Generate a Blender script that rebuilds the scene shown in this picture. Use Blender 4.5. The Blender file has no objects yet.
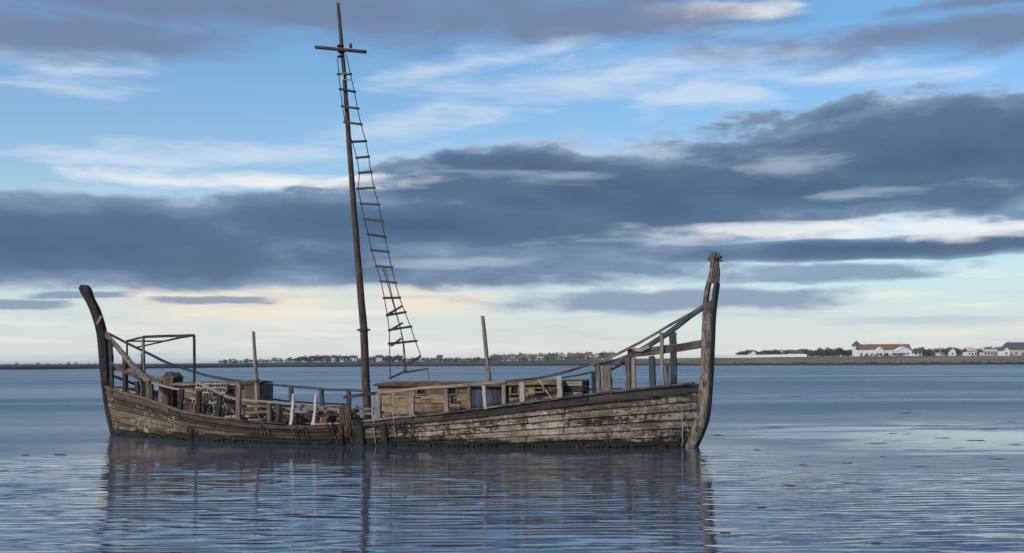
import bpy, math, random
from mathutils import Vector, Matrix, noise

random.seed(7)
R = math.radians
scene = bpy.context.scene
col = scene.collection

# ------------------------------------------------------------------ camera
F = 1200.0            # focal length in pixels of a 1024 wide picture
HC = 2.86             # eye height above the water
CX, CY = 512.0, 362.0 # where the optical axis meets the picture
SLOPE = 0.0045        # the horizon dips to the left
cam_d = bpy.data.cameras.new('camera')
cam_d.sensor_width = 36.0
cam_d.lens = F / 1024.0 * 36.0
cam_d.shift_y = (CY - 276.5) / 1024.0
cam_d.clip_start = 0.1
cam_d.clip_end = 40000.0
cam = bpy.data.objects.new('camera', cam_d)
cam.matrix_world = Matrix.Translation((0, 0, HC)) @ Matrix.Rotation(R(90), 4, 'X') @ Matrix.Rotation(-math.atan(SLOPE), 4, 'Z')
col.objects.link(cam)
scene.camera = cam

scene.view_settings.view_transform = 'Standard'
scene.view_settings.look = 'None'
scene.view_settings.gamma = 1.0
scene.view_settings.exposure = 0.2
scene.render.engine = 'CYCLES'
scene.cycles.use_denoising = True
scene.cycles.max_bounces = 8


# ------------------------------------------------------------------ node helper
class NG:
    def __init__(s, nt):
        s.nt = nt
        for n in list(nt.nodes):
            nt.nodes.remove(n)

    def n(s, kind, **kw):
        nd = s.nt.nodes.new(kind)
        for k, v in kw.items():
            setattr(nd, k, v)
        return nd

    def link(s, a, b):
        s.nt.links.new(a, b)

    def put(s, sock, v):
        if isinstance(v, bpy.types.NodeSocket):
            s.link(v, sock)
        elif isinstance(v, (tuple, list)) and sock.type == 'RGBA' and len(v) == 3:
            sock.default_value = (*v, 1)
        else:
            sock.default_value = v

    def m(s, op, a, b=None, c=None, clamp=False):
        nd = s.n('ShaderNodeMath', operation=op, use_clamp=clamp)
        s.put(nd.inputs[0], a)
        if b is not None: s.put(nd.inputs[1], b)
        if c is not None: s.put(nd.inputs[2], c)
        return nd.outputs[0]

    def v(s, op, a, b=None, scale=None):
        nd = s.n('ShaderNodeVectorMath', operation=op)
        s.put(nd.inputs[0], a)
        if b is not None: s.put(nd.inputs[1], b)
        if scale is not None: s.put(nd.inputs['Scale'], scale)
        return nd.outputs['Value'] if op in ('LENGTH', 'DOT_PRODUCT', 'DISTANCE') else nd.outputs[0]

    def xyz(s, x=0.0, y=0.0, z=0.0):
        nd = s.n('ShaderNodeCombineXYZ')
        for i, a in enumerate((x, y, z)):
            s.put(nd.inputs[i], a)
        return nd.outputs[0]

    def sep(s, a):
        nd = s.n('ShaderNodeSeparateXYZ')
        s.put(nd.inputs[0], a)
        return nd.outputs

    def noise(s, vec, scale=1.0, detail=3.0, rough=0.5, dist=0.0, out=0):
        nd = s.n('ShaderNodeTexNoise')
        s.put(nd.inputs['Vector'], vec)
        nd.inputs['Scale'].default_value = scale
        nd.inputs['Detail'].default_value = detail
        nd.inputs['Roughness'].default_value = rough
        nd.inputs['Distortion'].default_value = dist
        return nd.outputs[out]

    def ss(s, x, a, b, lo=0.0, hi=1.0):
        nd = s.n('ShaderNodeMapRange', interpolation_type='SMOOTHSTEP')
        s.put(nd.inputs[0], x)
        s.put(nd.inputs[1], a); s.put(nd.inputs[2], b)
        s.put(nd.inputs[3], lo); s.put(nd.inputs[4], hi)
        return nd.outputs[0]

    def lin(s, x, a, b, lo=0.0, hi=1.0):
        nd = s.n('ShaderNodeMapRange')
        s.put(nd.inputs[0], x)
        s.put(nd.inputs[1], a); s.put(nd.inputs[2], b)
        s.put(nd.inputs[3], lo); s.put(nd.inputs[4], hi)
        return nd.outputs[0]

    def mix(s, f, a, b, blend='MIX'):
        nd = s.n('ShaderNodeMix', data_type='RGBA', blend_type=blend)
        s.put(nd.inputs[0], f)
        s.put(nd.inputs[6], a); s.put(nd.inputs[7], b)
        return nd.outputs[2]

    def ramp(s, x, stops, interp='LINEAR'):
        nd = s.n('ShaderNodeValToRGB')
        nd.color_ramp.interpolation = interp
        el = nd.color_ramp.elements
        while len(el) < len(stops):
            el.new(0.5)
        for e, (p, c) in zip(el, stops):
            e.position = p
            e.color = (*c, 1)
        s.put(nd.inputs[0], x)
        return nd.outputs[0]


def srgb(r, g, b):
    def f(c):
        c /= 255.0
        return c / 12.92 if c <= 0.04045 else ((c + 0.055) / 1.055) ** 2.4
    return (f(r), f(g), f(b))


# ------------------------------------------------------------------ sky
SUN_AZ, SUN_EL = R(228), R(33)      # azimuth from +Y clockwise: behind the viewer, to the left
world = bpy.data.worlds.new('World')
scene.world = world
world.use_nodes = True
g = NG(world.node_tree)
WS = 0.1
sky = g.n('ShaderNodeTexSky', sky_type='NISHITA')
sky.sun_disc = False
sky.sun_elevation = SUN_EL
sky.sun_rotation = SUN_AZ
sky.air_density = 1.0
sky.dust_density = 0.6
sky.ozone_density = 2.0
geo = g.n('ShaderNodeTexCoord')
D = g.v('NORMALIZE', geo.outputs['Generated'])
dx, dy, dz = g.sep(D)
az = g.m('ARCTAN2', dx, dy)
el = g.m('ARCSINE', g.m('ABSOLUTE', dz))


def W(c, k=1.0):
    return tuple(x * k / WS for x in c)


flat = g.v('MULTIPLY', D, (1.0, 1.0, 3.2))
wn = g.noise(flat, 5.0, 4.0, 0.55, 0.0, 1)
wn2 = g.noise(g.v('ADD', flat, (3.1, 1.7, 0.4)), 17.0, 6.0, 0.6, 0.0, 1)
wv = g.v('ADD', g.v('SCALE', g.v('SUBTRACT', wn, (0.5, 0.5, 0.5)), scale=1.0),
         g.v('SCALE', g.v('SUBTRACT', wn2, (0.5, 0.5, 0.5)), scale=0.38))
warp = g.v('MULTIPLY', wv, (0.26, 0.032, 0.0))
Q = g.v('ADD', g.xyz(az, el, 0.0), warp)
QF = g.v('ADD', g.xyz(az, el, 0.0), g.v('MULTIPLY', warp, (0.8, 0.42, 0.0)))


def blob(px, py, rx, ry, tilt=0.0, flatb=False):
    """soft cloud bank centred at an azimuth / elevation given in picture units"""
    a0 = math.atan((px - CX) / F)
    e0 = math.atan((CY - SLOPE * (px - CX) - py) / F * math.cos(a0))
    p = g.v('SUBTRACT', QF if flatb else Q, (a0, e0, 0.0))
    if tilt:
        x, y, z = g.sep(p)
        p = g.xyz(x, g.m('SUBTRACT', y, g.m('MULTIPLY', x, tilt)), 0.0)
    p = g.v('MULTIPLY', p, (F / rx, F / ry, 0.0))
    if flatb:      # flat-topped sheet of cloud
        x, y, z = g.sep(p)
        l = g.m('MAXIMUM', g.m('ABSOLUTE', x), g.m('ABSOLUTE', y))
        l = g.m('ADD', g.m('MULTIPLY', l, 0.6), g.m('MULTIPLY', g.v('LENGTH', p), 0.4))
    else:
        l = g.v('LENGTH', p)
    return g.m('SUBTRACT', 1.0, l)


def many(lst):
    out = None
    for b in lst:
        d = blob(*b)
        out = d if out is None else g.m('MAXIMUM', out, d)
    return out


# air: the clear sky, whitening towards the horizon
clear = g.mix(1.0, sky.outputs[0], (0.52, 1.02, 1.30), 'MULTIPLY')
hz = g.m('POWER', 2.718, g.m('MULTIPLY', el, -8.6))
hz = g.m('MULTIPLY', hz, 1.12, clamp=True)
base = g.mix(hz, clear, W(srgb(210, 214, 208)))

# thin bright veil and wisps
wisp_n = g.noise(g.v('ADD', g.v('MULTIPLY', D, (1.0, 1.0, 7.0)), (0, 0, 5.0)), 7.0, 7.0, 0.62, 0.4)
veil = many([(250, 183, 210, 10), (228, 152, 190, 15, 0.06), (480, 118, 190, 20, 0.16), (640, 74, 230, 30, 0.10),
             (745, 96, 80, 34), (520, 60, 200, 20, 0.2), (95, 158, 120, 12), (900, 120, 160, 26), (30, 60, 120, 30),
             (560, 165, 260, 24), (60, 205, 200, 20), (850, 75, 140, 12, -0.04)])
veil_a = g.m('MULTIPLY', g.ss(g.m('ADD', veil, g.m('MULTIPLY', g.m('SUBTRACT', wisp_n, 0.5), 2.4)), 0.0, 1.1), 0.66)
base = g.mix(veil_a, base, W(srgb(205, 216, 228)))
bright = many([(262, 183, 130, 9), (800, 229, 180, 14), (965, 230, 120, 14), (420, 264, 80, 5),
               (790, 160, 50, 14), (720, 12, 80, 10), (1000, 235, 80, 18), (330, 186, 60, 8)])
bright_a = g.ss(g.m('ADD', bright, g.m('MULTIPLY', g.m('SUBTRACT', wisp_n, 0.5), 1.3)), 0.0, 0.8)
base = g.mix(g.m('MULTIPLY', bright_a, 0.9), base, W(srgb(226, 229, 229)))
warm = many([(235, 298, 150, 42), (430, 302, 140, 26)])
base = g.mix(g.m('MULTIPLY', g.ss(warm, 0.0, 0.9), 0.7), base, W(srgb(240, 221, 194)))

# layered streaks low over the horizon
st = g.noise(g.v('ADD', g.v('MULTIPLY', D, (1.0, 1.0, 13.0)), (2.0, 4.0, 0.0)), 5.0, 6.0, 0.6, 0.3)
low = g.ss(el, 0.115, 0.03)
base = g.mix(g.m('MULTIPLY', g.m('MULTIPLY', g.ss(st, 0.52, 0.70), low), 0.55), base, W(srgb(168, 184, 200)))
base = g.mix(g.m('MULTIPLY', g.m('MULTIPLY', g.ss(st, 0.48, 0.34), low), 0.7), base, W(srgb(230, 229, 220)))

# grey stratocumulus banks
lump = g.noise(g.v('ADD', flat, (8.0, 2.0, 1.0)), 10.0, 9.0, 0.60, 0.25)
dark = many([(600, 196, 300, 48), (1010, 153, 400, 64), (800, 184, 330, 32), (530, 168, 120, 18)])
sheet = many([(-560, 212, 1230, 49, 0.0, True), (430, 226, 320, 34, 0.0, True), (900, 247, 330, 12, 0.0, True)])
thin = many([(680, 299, 180, 14, 0.0, True), (840, 270, 130, 11, 0.0, True), (570, 268, 120, 7, 0.0, True), (10, 303, 80, 6, 0.0, True), (215, 300, 60, 4, 0.0, True), (90, 294, 70, 4, 0.0, True)])
soft = many([(300, 10, 520, 40), (620, 26, 190, 26), (925, 36, 230, 24), (1010, 2, 200, 14), (50, 30, 260, 32)])
lumpc = g.m('SUBTRACT', lump, 0.5)
dk = g.m('MAXIMUM', g.m('ADD', dark, g.m('MULTIPLY', lumpc, 1.1)), g.m('ADD', sheet, g.m('MULTIPLY', lumpc, 0.5)))
th_ = g.m('ADD', thin, g.m('MULTIPLY', lumpc, 1.6))
sf = g.m('ADD', soft, g.m('MULTIPLY', lumpc, 1.5))

# the same sort of broken cloud overhead and all round
inv = g.m('DIVIDE', 1.0, g.m('ADD', g.m('ABSOLUTE', dz), 0.16))
ceil = g.v('MULTIPLY', g.v('SCALE', D, scale=inv), (0.55, 1.2, 0.0))
cn = g.noise(ceil, 1.1, 6.0, 0.56, 0.2)
side = g.ss(g.m('ABSOLUTE', az), 0.46, 0.75)
high = g.ss(el, 0.30, 0.42)
away = g.m('MAXIMUM', side, high)
gen = g.m('MULTIPLY', g.m('SUBTRACT', cn, 0.55), 3.4)
dk = g.m('MAXIMUM', dk, g.m('SUBTRACT', gen, g.m('MULTIPLY', g.m('SUBTRACT', 1.0, away), 9.0)))

sf_a = g.m('MULTIPLY', g.ss(sf, -0.1, 0.75), 0.86)
base = g.mix(sf_a, base, W(srgb(108, 122, 150)))
base = g.mix(g.m('MULTIPLY', g.ss(th_, 0.0, 0.5), 0.8), base, W(srgb(112, 134, 164)))
dk_a = g.ss(dk, -0.02, 0.17)
tone = g.noise(g.v('ADD', flat, (1.0, 5.0, 2.0)), 12.0, 6.0, 0.55)
dcol = g.ramp(g.m('ADD', dk, g.m('MULTIPLY', g.m('SUBTRACT', tone, 0.5), 0.9)),
              [(0.0, srgb(172, 187, 206)), (0.17, srgb(120, 145, 172)), (0.42, srgb(85, 112, 142)), (1.0, srgb(67, 93, 123))])
dcol = g.v('SCALE', dcol, scale=0.9 / WS)
base = g.mix(g.m('MULTIPLY', dk_a, 0.97), base, dcol)
# sunlit rims and breaks
rim = many([(235, 178, 190, 11, 0.0, True), (790, 227, 190, 11, 0.0, True), (970, 232, 100, 12, 0.0, True), (330, 180, 70, 9)])
rim2 = many([(592, 143, 50, 24), (795, 158, 70, 16), (660, 157, 70, 12), (460, 264, 130, 8, 0.0, True), (560, 176, 120, 12), (880, 190, 120, 10), (640, 240, 160, 8, 0.0, True)])
rim_a = g.ss(g.m('ADD', rim, g.m('MULTIPLY', g.m('SUBTRACT', wisp_n, 0.52), 2.2)), 0.05, 0.75)
rim2_a = g.ss(g.m('ADD', rim2, g.m('MULTIPLY', g.m('SUBTRACT', wisp_n, 0.56), 3.6)), 0.0, 1.0)
base = g.mix(g.m('MULTIPLY', rim2_a, 0.5), base, W(srgb(178, 192, 208)))
base = g.mix(g.m('MULTIPLY', rim_a, 0.85), base, W(srgb(222, 226, 228)))
bg = g.n('ShaderNodeBackground')
g.link(base, bg.inputs[0])
bg.inputs[1].default_value = WS
wo = g.n('ShaderNodeOutputWorld')
g.link(bg.outputs[0], wo.inputs[0])

sun_d = bpy.data.lights.new('sun', 'SUN')
sun_d.energy = 2.6
sun_d.angle = R(5)
sun_d.color = (1.0, 0.89, 0.74)
sun = bpy.data.objects.new('sun', sun_d)
to_sun = Vector((math.sin(SUN_AZ) * math.cos(SUN_EL), math.cos(SUN_AZ) * math.cos(SUN_EL), math.sin(SUN_EL)))
sun.rotation_euler = to_sun.to_track_quat('Z', 'Y').to_euler()
sun.location = (0, -20, 60)
col.objects.link(sun)

# ------------------------------------------------------------------ materials
MATS = {}


def newmat(name):
    m = bpy.data.materials.new(name)
    m.use_nodes = True
    MATS[name] = m
    gg = NG(m.node_tree)
    out = gg.n('ShaderNodeOutputMaterial')
    p = gg.n('ShaderNodeBsdfPrincipled')
    gg.link(p.outputs[0], out.inputs[0])
    return gg, p


def wood(name, light, dk, bump=0.5, rough=0.85, patch=None):
    """weathered timber: grain along UV x, blotches, cracks"""
    gg, p = newmat(name)
    tc = gg.n('ShaderNodeTexCoord')
    oi = gg.n('ShaderNodeObjectInfo')
    rnd = oi.outputs['Random']
    uv = gg.v('ADD', tc.outputs['UV'], gg.xyz(gg.m('MULTIPLY', rnd, 37.0), gg.m('MULTIPLY', rnd, 11.0), 0.0))
    gr = gg.noise(gg.v('MULTIPLY', uv, (1.3, 26.0, 1.0)), 1.0, 6.0, 0.62, 0.3)
    bl = gg.noise(gg.v('MULTIPLY', uv, (2.2, 6.0, 1.0)), 1.0, 4.0, 0.6)
    f = gg.m('ADD', gg.m('MULTIPLY', gr, 0.6), gg.m('MULTIPLY', bl, 0.55))
    f = gg.m('ADD', f, gg.m('MULTIPLY', gg.m('SUBTRACT', rnd, 0.5), 0.22))
    c = gg.ramp(f, [(0.42, dk), (0.56, tuple((a * .45 + b * .55) for a, b in zip(light, dk))), (0.70, light)])
    sp = gg.noise(gg.v('MULTIPLY', uv, (5.0, 14.0, 1.0)), 1.0, 7.0, 0.72, 0.5)
    c = gg.mix(gg.ss(sp, 0.58, 0.66, 0.0, 0.75), c, tuple(x * .35 for x in dk))
    c = gg.mix(gg.ss(sp, 0.40, 0.33, 0.0, 0.5), c, tuple(min(.8, x * 1.5) for x in light))
    if patch:
        pn = gg.noise(gg.v('MULTIPLY', uv, (3.0, 9.0, 1.0)), 1.3, 6.0, 0.7)
        c = gg.mix(gg.ss(pn, 0.54, 0.60), c, patch)
    gg.link(c, p.inputs['Base Color'])
    p.inputs['Roughness'].default_value = rough
    p.inputs['Specular IOR Level'].default_value = 0.25
    b = gg.n('ShaderNodeBump')
    b.inputs['Strength'].default_value = bump
    b.inputs['Distance'].default_value = 0.02
    gg.link(gr, b.inputs['Height'])
    gg.link(b.outputs[0], p.inputs['Normal'])
    return MATS[name]


wood('grey_wood', (0.29, 0.235, 0.18), (0.05, 0.036, 0.027))
wood('pale_wood', (0.43, 0.355, 0.265), (0.13, 0.10, 0.075), patch=(0.09, 0.07, 0.055))
wood('brown_wood', (0.19, 0.125, 0.085), (0.035, 0.023, 0.018))
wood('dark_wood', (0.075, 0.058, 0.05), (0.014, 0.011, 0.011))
wood('blue_wood', (0.075, 0.085, 0.105), (0.018, 0.02, 0.026))
wood('ochre_wood', (0.30, 0.212, 0.13), (0.075, 0.048, 0.031))
wood('red_wood', (0.24, 0.12, 0.08), (0.06, 0.032, 0.024))
wood('white_wood', (0.56, 0.52, 0.46), (0.26, 0.225, 0.19), patch=(0.22, 0.18, 0.14))
wood('stem_wood', (0.29, 0.235, 0.185), (0.016, 0.012, 0.012), patch=(0.03, 0.022, 0.02))
wood('aft_wale', (0.11, 0.078, 0.058), (0.016, 0.012, 0.010), patch=(0.025, 0.024, 0.016))
wood('stem_head_wood', (0.10, 0.075, 0.06), (0.012, 0.010, 0.010), patch=(0.22, 0.18, 0.14))
wood('mast_wood', (0.20, 0.125, 0.09), (0.03, 0.02, 0.018), patch=(0.10, 0.085, 0.075))


def plain(name, c1, c2, scale=6.0, rough=0.9, bump=0.3, dist=0.03, spec=0.2):
    gg, p = newmat(name)
    tc = gg.n('ShaderNodeTexCoord')
    oi = gg.n('ShaderNodeObjectInfo')
    n1 = gg.noise(gg.v('ADD', tc.outputs['Object'], gg.xyz(gg.m('MULTIPLY', oi.outputs['Random'], 50.0), 0.0, 0.0)), scale, 6.0, 0.62)
    gg.link(gg.ramp(n1, [(0.32, c2), (0.68, c1)]), p.inputs['Base Color'])
    p.inputs['Roughness'].default_value = rough
    p.inputs['Specular IOR Level'].default_value = spec
    if bump:
        b = gg.n('ShaderNodeBump')
        b.inputs['Strength'].default_value = bump
        b.inputs['Distance'].default_value = dist
        gg.link(n1, b.inputs['Height'])
        gg.link(b.outputs[0], p.inputs['Normal'])
    return MATS[name]


plain('rope', (0.50, 0.44, 0.34), (0.22, 0.18, 0.13), 30.0)
plain('dark_rope', (0.06, 0.05, 0.045), (0.015, 0.013, 0.013), 30.0)
plain('net', (0.17, 0.085, 0.06), (0.03, 0.018, 0.015), 14.0)
plain('iron', (0.10, 0.06, 0.045), (0.025, 0.02, 0.02), 20.0, 0.7)
plain('tarp', (0.075, 0.066, 0.056), (0.028, 0.025, 0.022), 4.0, 0.7)
plain('weed', (0.042, 0.038, 0.024), (0.013, 0.012, 0.009), 9.0, 0.55, 0.8)
plain('pane', (0.02, 0.022, 0.025), (0.008, 0.009, 0.01), 2.0, 0.3, 0)
plain('white_render', (0.82, 0.80, 0.76), (0.66, 0.63, 0.58), 0.6, 0.9, 0)
plain('cream_render', (0.62, 0.55, 0.40), (0.48, 0.42, 0.31), 0.6, 0.9, 0)
plain('pink_render', (0.60, 0.46, 0.42), (0.46, 0.35, 0.32), 0.6, 0.9, 0)
plain('brick', (0.30, 0.19, 0.16), (0.22, 0.14, 0.12), 1.5, 0.9, 0)
plain('brown_brick', (0.24, 0.165, 0.13), (0.15, 0.10, 0.085), 1.5, 0.9, 0)
plain('red_tile', (0.26, 0.115, 0.08), (0.16, 0.075, 0.055), 1.2, 0.9, 0)
plain('slate', (0.11, 0.105, 0.11), (0.055, 0.052, 0.056), 1.2, 0.8, 0)
plain('leaf_dark', (0.085, 0.09, 0.05), (0.04, 0.045, 0.028), 0.35, 0.9, 0)
plain('leaf_olive', (0.12, 0.115, 0.06), (0.06, 0.06, 0.035), 0.35, 0.9, 0)
plain('leaf_brown', (0.13, 0.09, 0.065), (0.065, 0.046, 0.036), 0.35, 0.9, 0)
plain('bark', (0.07, 0.05, 0.035), (0.03, 0.022, 0.018), 2.0, 0.9, 0)
plain('shore_rock', (0.035, 0.032, 0.03), (0.012, 0.012, 0.013), 0.8, 0.9, 0)

# flaking hull paint
gg, p = newmat('hull_paint')
tc = gg.n('ShaderNodeTexCoord')
oi = gg.n('ShaderNodeObjectInfo')
O = tc.outputs['Object']
ox, oy, oz = gg.sep(O)
uv = gg.v('ADD', tc.outputs['UV'], gg.xyz(gg.m('MULTIPLY', oi.outputs['Random'], 37.0), 0.0, 0.0))
grain = gg.noise(gg.v('MULTIPLY', uv, (1.4, 24.0, 1.0)), 1.0, 6.0, 0.62, 0.3)
wcol = gg.ramp(gg.m('ADD', grain, gg.m('MULTIPLY', gg.m('SUBTRACT', oi.outputs['Random'], 0.5), 0.25)),
               [(0.34, (0.020, 0.013, 0.009)), (0.50, (0.085, 0.056, 0.038)), (0.68, (0.19, 0.13, 0.088))])
big = gg.noise(gg.v('MULTIPLY', O, (0.42, 0.42, 0.9)), 1.0, 3.0, 0.55)
fl1 = gg.noise(gg.v('MULTIPLY', O, (2.6, 2.6, 6.5)), 1.0, 9.0, 0.72, 0.25)
fl2 = gg.noise(gg.v('MULTIPLY', O, (9.0, 9.0, 12.0)), 1.0, 7.0, 0.7)
streak = gg.noise(gg.v('MULTIPLY', O, (7.0, 7.0, 0.7)), 1.0, 4.0, 0.6)
bow = gg.ss(ox, 0.0, 8.5)
stern = gg.m('MULTIPLY', gg.ss(ox, -5.0, -10.0), 0.85)
cov = gg.m('MAXIMUM', bow, stern)
lowz = gg.ss(oz, 1.9, 0.5)
thr = gg.m('ADD', gg.m('MULTIPLY', big, 1.05), gg.m('MULTIPLY', fl1, 0.95))
thr = gg.m('ADD', thr, gg.m('MULTIPLY', gg.m('SUBTRACT', fl2, 0.5), 0.95))
thr = gg.m('ADD', thr, gg.m('MULTIPLY', gg.m('SUBTRACT', streak, 0.5), 0.55))
thr = gg.m('ADD', thr, gg.m('ADD', gg.m('MULTIPLY', cov, 0.22), gg.m('MULTIPLY', gg.m('MULTIPLY', lowz, bow), 0.10)))
pa = gg.ss(thr, 1.14, 1.32)
pcol = gg.ramp(gg.noise(gg.v('MULTIPLY', O, (1.1, 1.1, 3.0)), 1.7, 5.0, 0.6),
               [(0.30, (0.19, 0.14, 0.098)), (0.5, (0.33, 0.26, 0.185)), (0.7, (0.50, 0.42, 0.32))])
pcol = gg.mix(gg.ss(streak, 0.55, 0.75, 0.0, 0.65), pcol, (0.12, 0.085, 0.06))
hc = gg.mix(pa, wcol, pcol)
rust = gg.ss(gg.noise(gg.v('ADD', gg.v('MULTIPLY', O, (1.2, 1.2, 1.9)), (5, 5, 5)), 1.0, 6.0, 0.68), 0.56, 0.70)
hc = gg.mix(gg.m('MULTIPLY', rust, gg.ss(ox, 1.0, -8.0, 0.15, 0.7)), hc, (0.15, 0.07, 0.04))
green = gg.ss(gg.noise(gg.v('MULTIPLY', O, (0.8, 0.8, 2.0)), 1.0, 4.0, 0.6), 0.52, 0.72)
hc = gg.mix(gg.m('MULTIPLY', green, 0.45), hc, (0.07, 0.062, 0.035))
tide = gg.m('ADD', oz, gg.m('MULTIPLY', gg.m('SUBTRACT', gg.noise(gg.v('MULTIPLY', O, (1.5, 1.5, 3.0)), 1.0, 6.0, 0.65), 0.5), 0.62))
hc = gg.mix(gg.ss(tide, 0.34, 0.20), hc, (0.020, 0.020, 0.013))
gg.link(hc, p.inputs['Base Color'])
p.inputs['Roughness'].default_value = 0.85
p.inputs['Specular IOR Level'].default_value = 0.25
b = gg.n('ShaderNodeBump')
b.inputs['Strength'].default_value = 0.7
b.inputs['Distance'].default_value = 0.02
gg.link(gg.m('ADD', grain, gg.m('MULTIPLY', pa, 0.6)), b.inputs['Height'])
gg.link(b.outputs[0], p.inputs['Normal'])

# water
gg, p = newmat('sea_water')
ge = gg.n('ShaderNodeNewGeometry')
P = ge.outputs['Position']
wx, wy, wz = gg.sep(P)
half = (0.5, 0.5, 0.5)


def slopes(vs, off, amp, detail=2.0, rough=0.5, dist=0.0):
    nz = gg.noise(gg.v('ADD', gg.v('MULTIPLY', P, vs), off), 1.0, detail, rough, dist, 1)
    return gg.v('SCALE', gg.v('SUBTRACT', nz, half), scale=amp)


patch = gg.noise(gg.v('MULTIPLY', P, (0.05, 0.085, 0.0)), 1.0, 4.0, 0.6, 0.4)
patch2 = gg.noise(gg.v('ADD', gg.v('MULTIPLY', P, (0.010, 0.045, 0.0)), (4.0, 9.0, 0.0)), 1.0, 5.0, 0.62)
pc = gg.m('SUBTRACT', patch, 0.5)
# weed-calmed water off the bow and the sheltered water along the hull
calm = gg.v('LENGTH', gg.v('MULTIPLY', gg.v('SUBTRACT', P, (16.5, 45.0, 0.0)), (1 / 6.5, 1 / 9.0, 0.0)))
strk = gg.noise(gg.v('MULTIPLY', P, (0.16, 0.55, 0.0)), 1.0, 4.0, 0.65, 0.3)
calm = gg.ss(gg.m('ADD', gg.m('ADD', calm, gg.m('MULTIPLY', pc, 2.4)), gg.m('MULTIPLY', gg.m('SUBTRACT', strk, 0.5), 3.6)), 1.25, 0.45)
lee = gg.v('LENGTH', gg.v('MULTIPLY', gg.v('SUBTRACT', P, (-3.6, 28.0, 0.0)), (1 / 13.5, 1 / 20.0, 0.0)))
lee = gg.ss(gg.m('ADD', lee, gg.m('MULTIPLY', pc, 1.0)), 1.25, 0.8)
hullside = gg.v('LENGTH', gg.v('MULTIPLY', gg.v('SUBTRACT', P, (-4.5, 40.5, 0.0)), (1 / 15.0, 1 / 6.0, 0.0)))
hullside = gg.ss(gg.m('ADD', hullside, gg.m('MULTIPLY', pc, 1.2)), 1.2, 0.6)
wind = gg.m('MULTIPLY', gg.ss(gg.m('ADD', wy, gg.m('MULTIPLY', pc, 40.0)), 16.0, 60.0, 0.35, 1.0), gg.m('SUBTRACT', 1.0, gg.m('MAXIMUM', lee, gg.m('MULTIPLY', calm, 0.85))))
rip = gg.ss(patch, 0.34, 0.62, 0.42, 1.08)
rip = gg.m('MULTIPLY', rip, gg.m('SUBTRACT', 1.0, gg.m('MULTIPLY', calm, 0.75)))
rip = gg.m('MULTIPLY', rip, gg.m('SUBTRACT', 1.0, gg.m('MULTIPLY', hullside, 0.90)))
def train(wl, ax, off, amp, wander):
    """a train of small parallel ripples, crests wandering, heights uneven"""
    ph = gg.m('ADD', gg.m('MULTIPLY', gg.m('ADD', wy, gg.m('MULTIPLY', wx, ax)), 2 * math.pi / wl),
              gg.m('MULTIPLY', gg.noise(gg.v('ADD', gg.v('MULTIPLY', P, (0.20, 0.55, 0.0)), off), 1.0, 2.0, 0.5), wander))
    am = gg.ss(gg.noise(gg.v('ADD', gg.v('MULTIPLY', P, (0.25, 0.8, 0.0)), (off[1], off[0], 3.0)), 1.0, 2.0, 0.5), 0.34, 0.68, 0.04 * amp, amp)
    v_ = gg.m('MULTIPLY', gg.m('SINE', ph), am)
    return gg.xyz(gg.m('MULTIPLY', v_, ax), v_, 0.0)


s1 = gg.v('ADD', train(0.47, 0.05, (1, 2, 0), 0.085, 27.0), train(0.31, -0.12, (9, 5, 0), 0.062, 34.0))
s1 = gg.v('ADD', s1, slopes((0.9, 3.4, 0.0), (0, 0, 0), 0.12, 1.0, 0.5, 0.3))
s2 = slopes((1.9, 8.5, 0.0), (7, 3, 0), 0.16, 2.0)
s3 = slopes((0.16, 0.9, 0.0), (2, 8, 0), 0.02, 1.0)
sl = gg.v('ADD', gg.v('ADD', s1, s2), s3)
sl = gg.v('SCALE', sl, scale=rip)
sl = gg.v('MULTIPLY', sl, (0.30, 1.0, 0.0))
nrm = gg.v('NORMALIZE', gg.v('ADD', sl, (0.0, 0.0, 1.0)))
gg.link(nrm, p.inputs['Normal'])
p.inputs['Base Color'].default_value = (0.040, 0.066, 0.100, 1)
p.inputs['IOR'].default_value = 1.58
rgh = gg.m('ADD', 0.055, gg.m('MULTIPLY', wind, gg.ss(patch2, 0.35, 0.65, 0.14, 0.30)))
gg.link(rgh, p.inputs['Roughness'])

# land
gg, p = newmat('shore_land')
ge = gg.n('ShaderNodeNewGeometry')
P = ge.outputs['Position']
px_, py_, pz_ = gg.sep(P)
n1 = gg.noise(gg.v('MULTIPLY', P, (0.02, 0.05, 0.3)), 1.0, 6.0, 0.6)
n1 = gg.m('ADD', gg.m('MULTIPLY', n1, 0.6), gg.m('MULTIPLY', gg.noise(gg.v('MULTIPLY', P, (0.09, 0.25, 1.2)), 1.0, 6.0, 0.65), 0.4))
c = gg.ramp(n1, [(0.36, (0.10, 0.085, 0.05)), (0.5, (0.15, 0.118, 0.065)), (0.64, (0.24, 0.19, 0.125))])
c = gg.mix(gg.ss(px_, 150.0, 20.0, 0.0, 0.75), c, (0.05, 0.046, 0.036))
c = gg.mix(gg.ss(gg.m('ADD', pz_, gg.m('MULTIPLY', n1, 0.8)), 1.7, 1.2), c, (0.022, 0.02, 0.018))
gg.link(c, p.inputs['Base Color'])
p.inputs['Roughness'].default_value = 0.95
p.inputs['Specular IOR Level'].default_value = 0.1


# ------------------------------------------------------------------ objects
def tag(o, label=None, cat=None, group=None, kind=None):
    if label: o['label'] = label
    if cat: o['category'] = cat
    if group: o['group'] = group
    if kind: o['kind'] = kind
    return o


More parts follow.
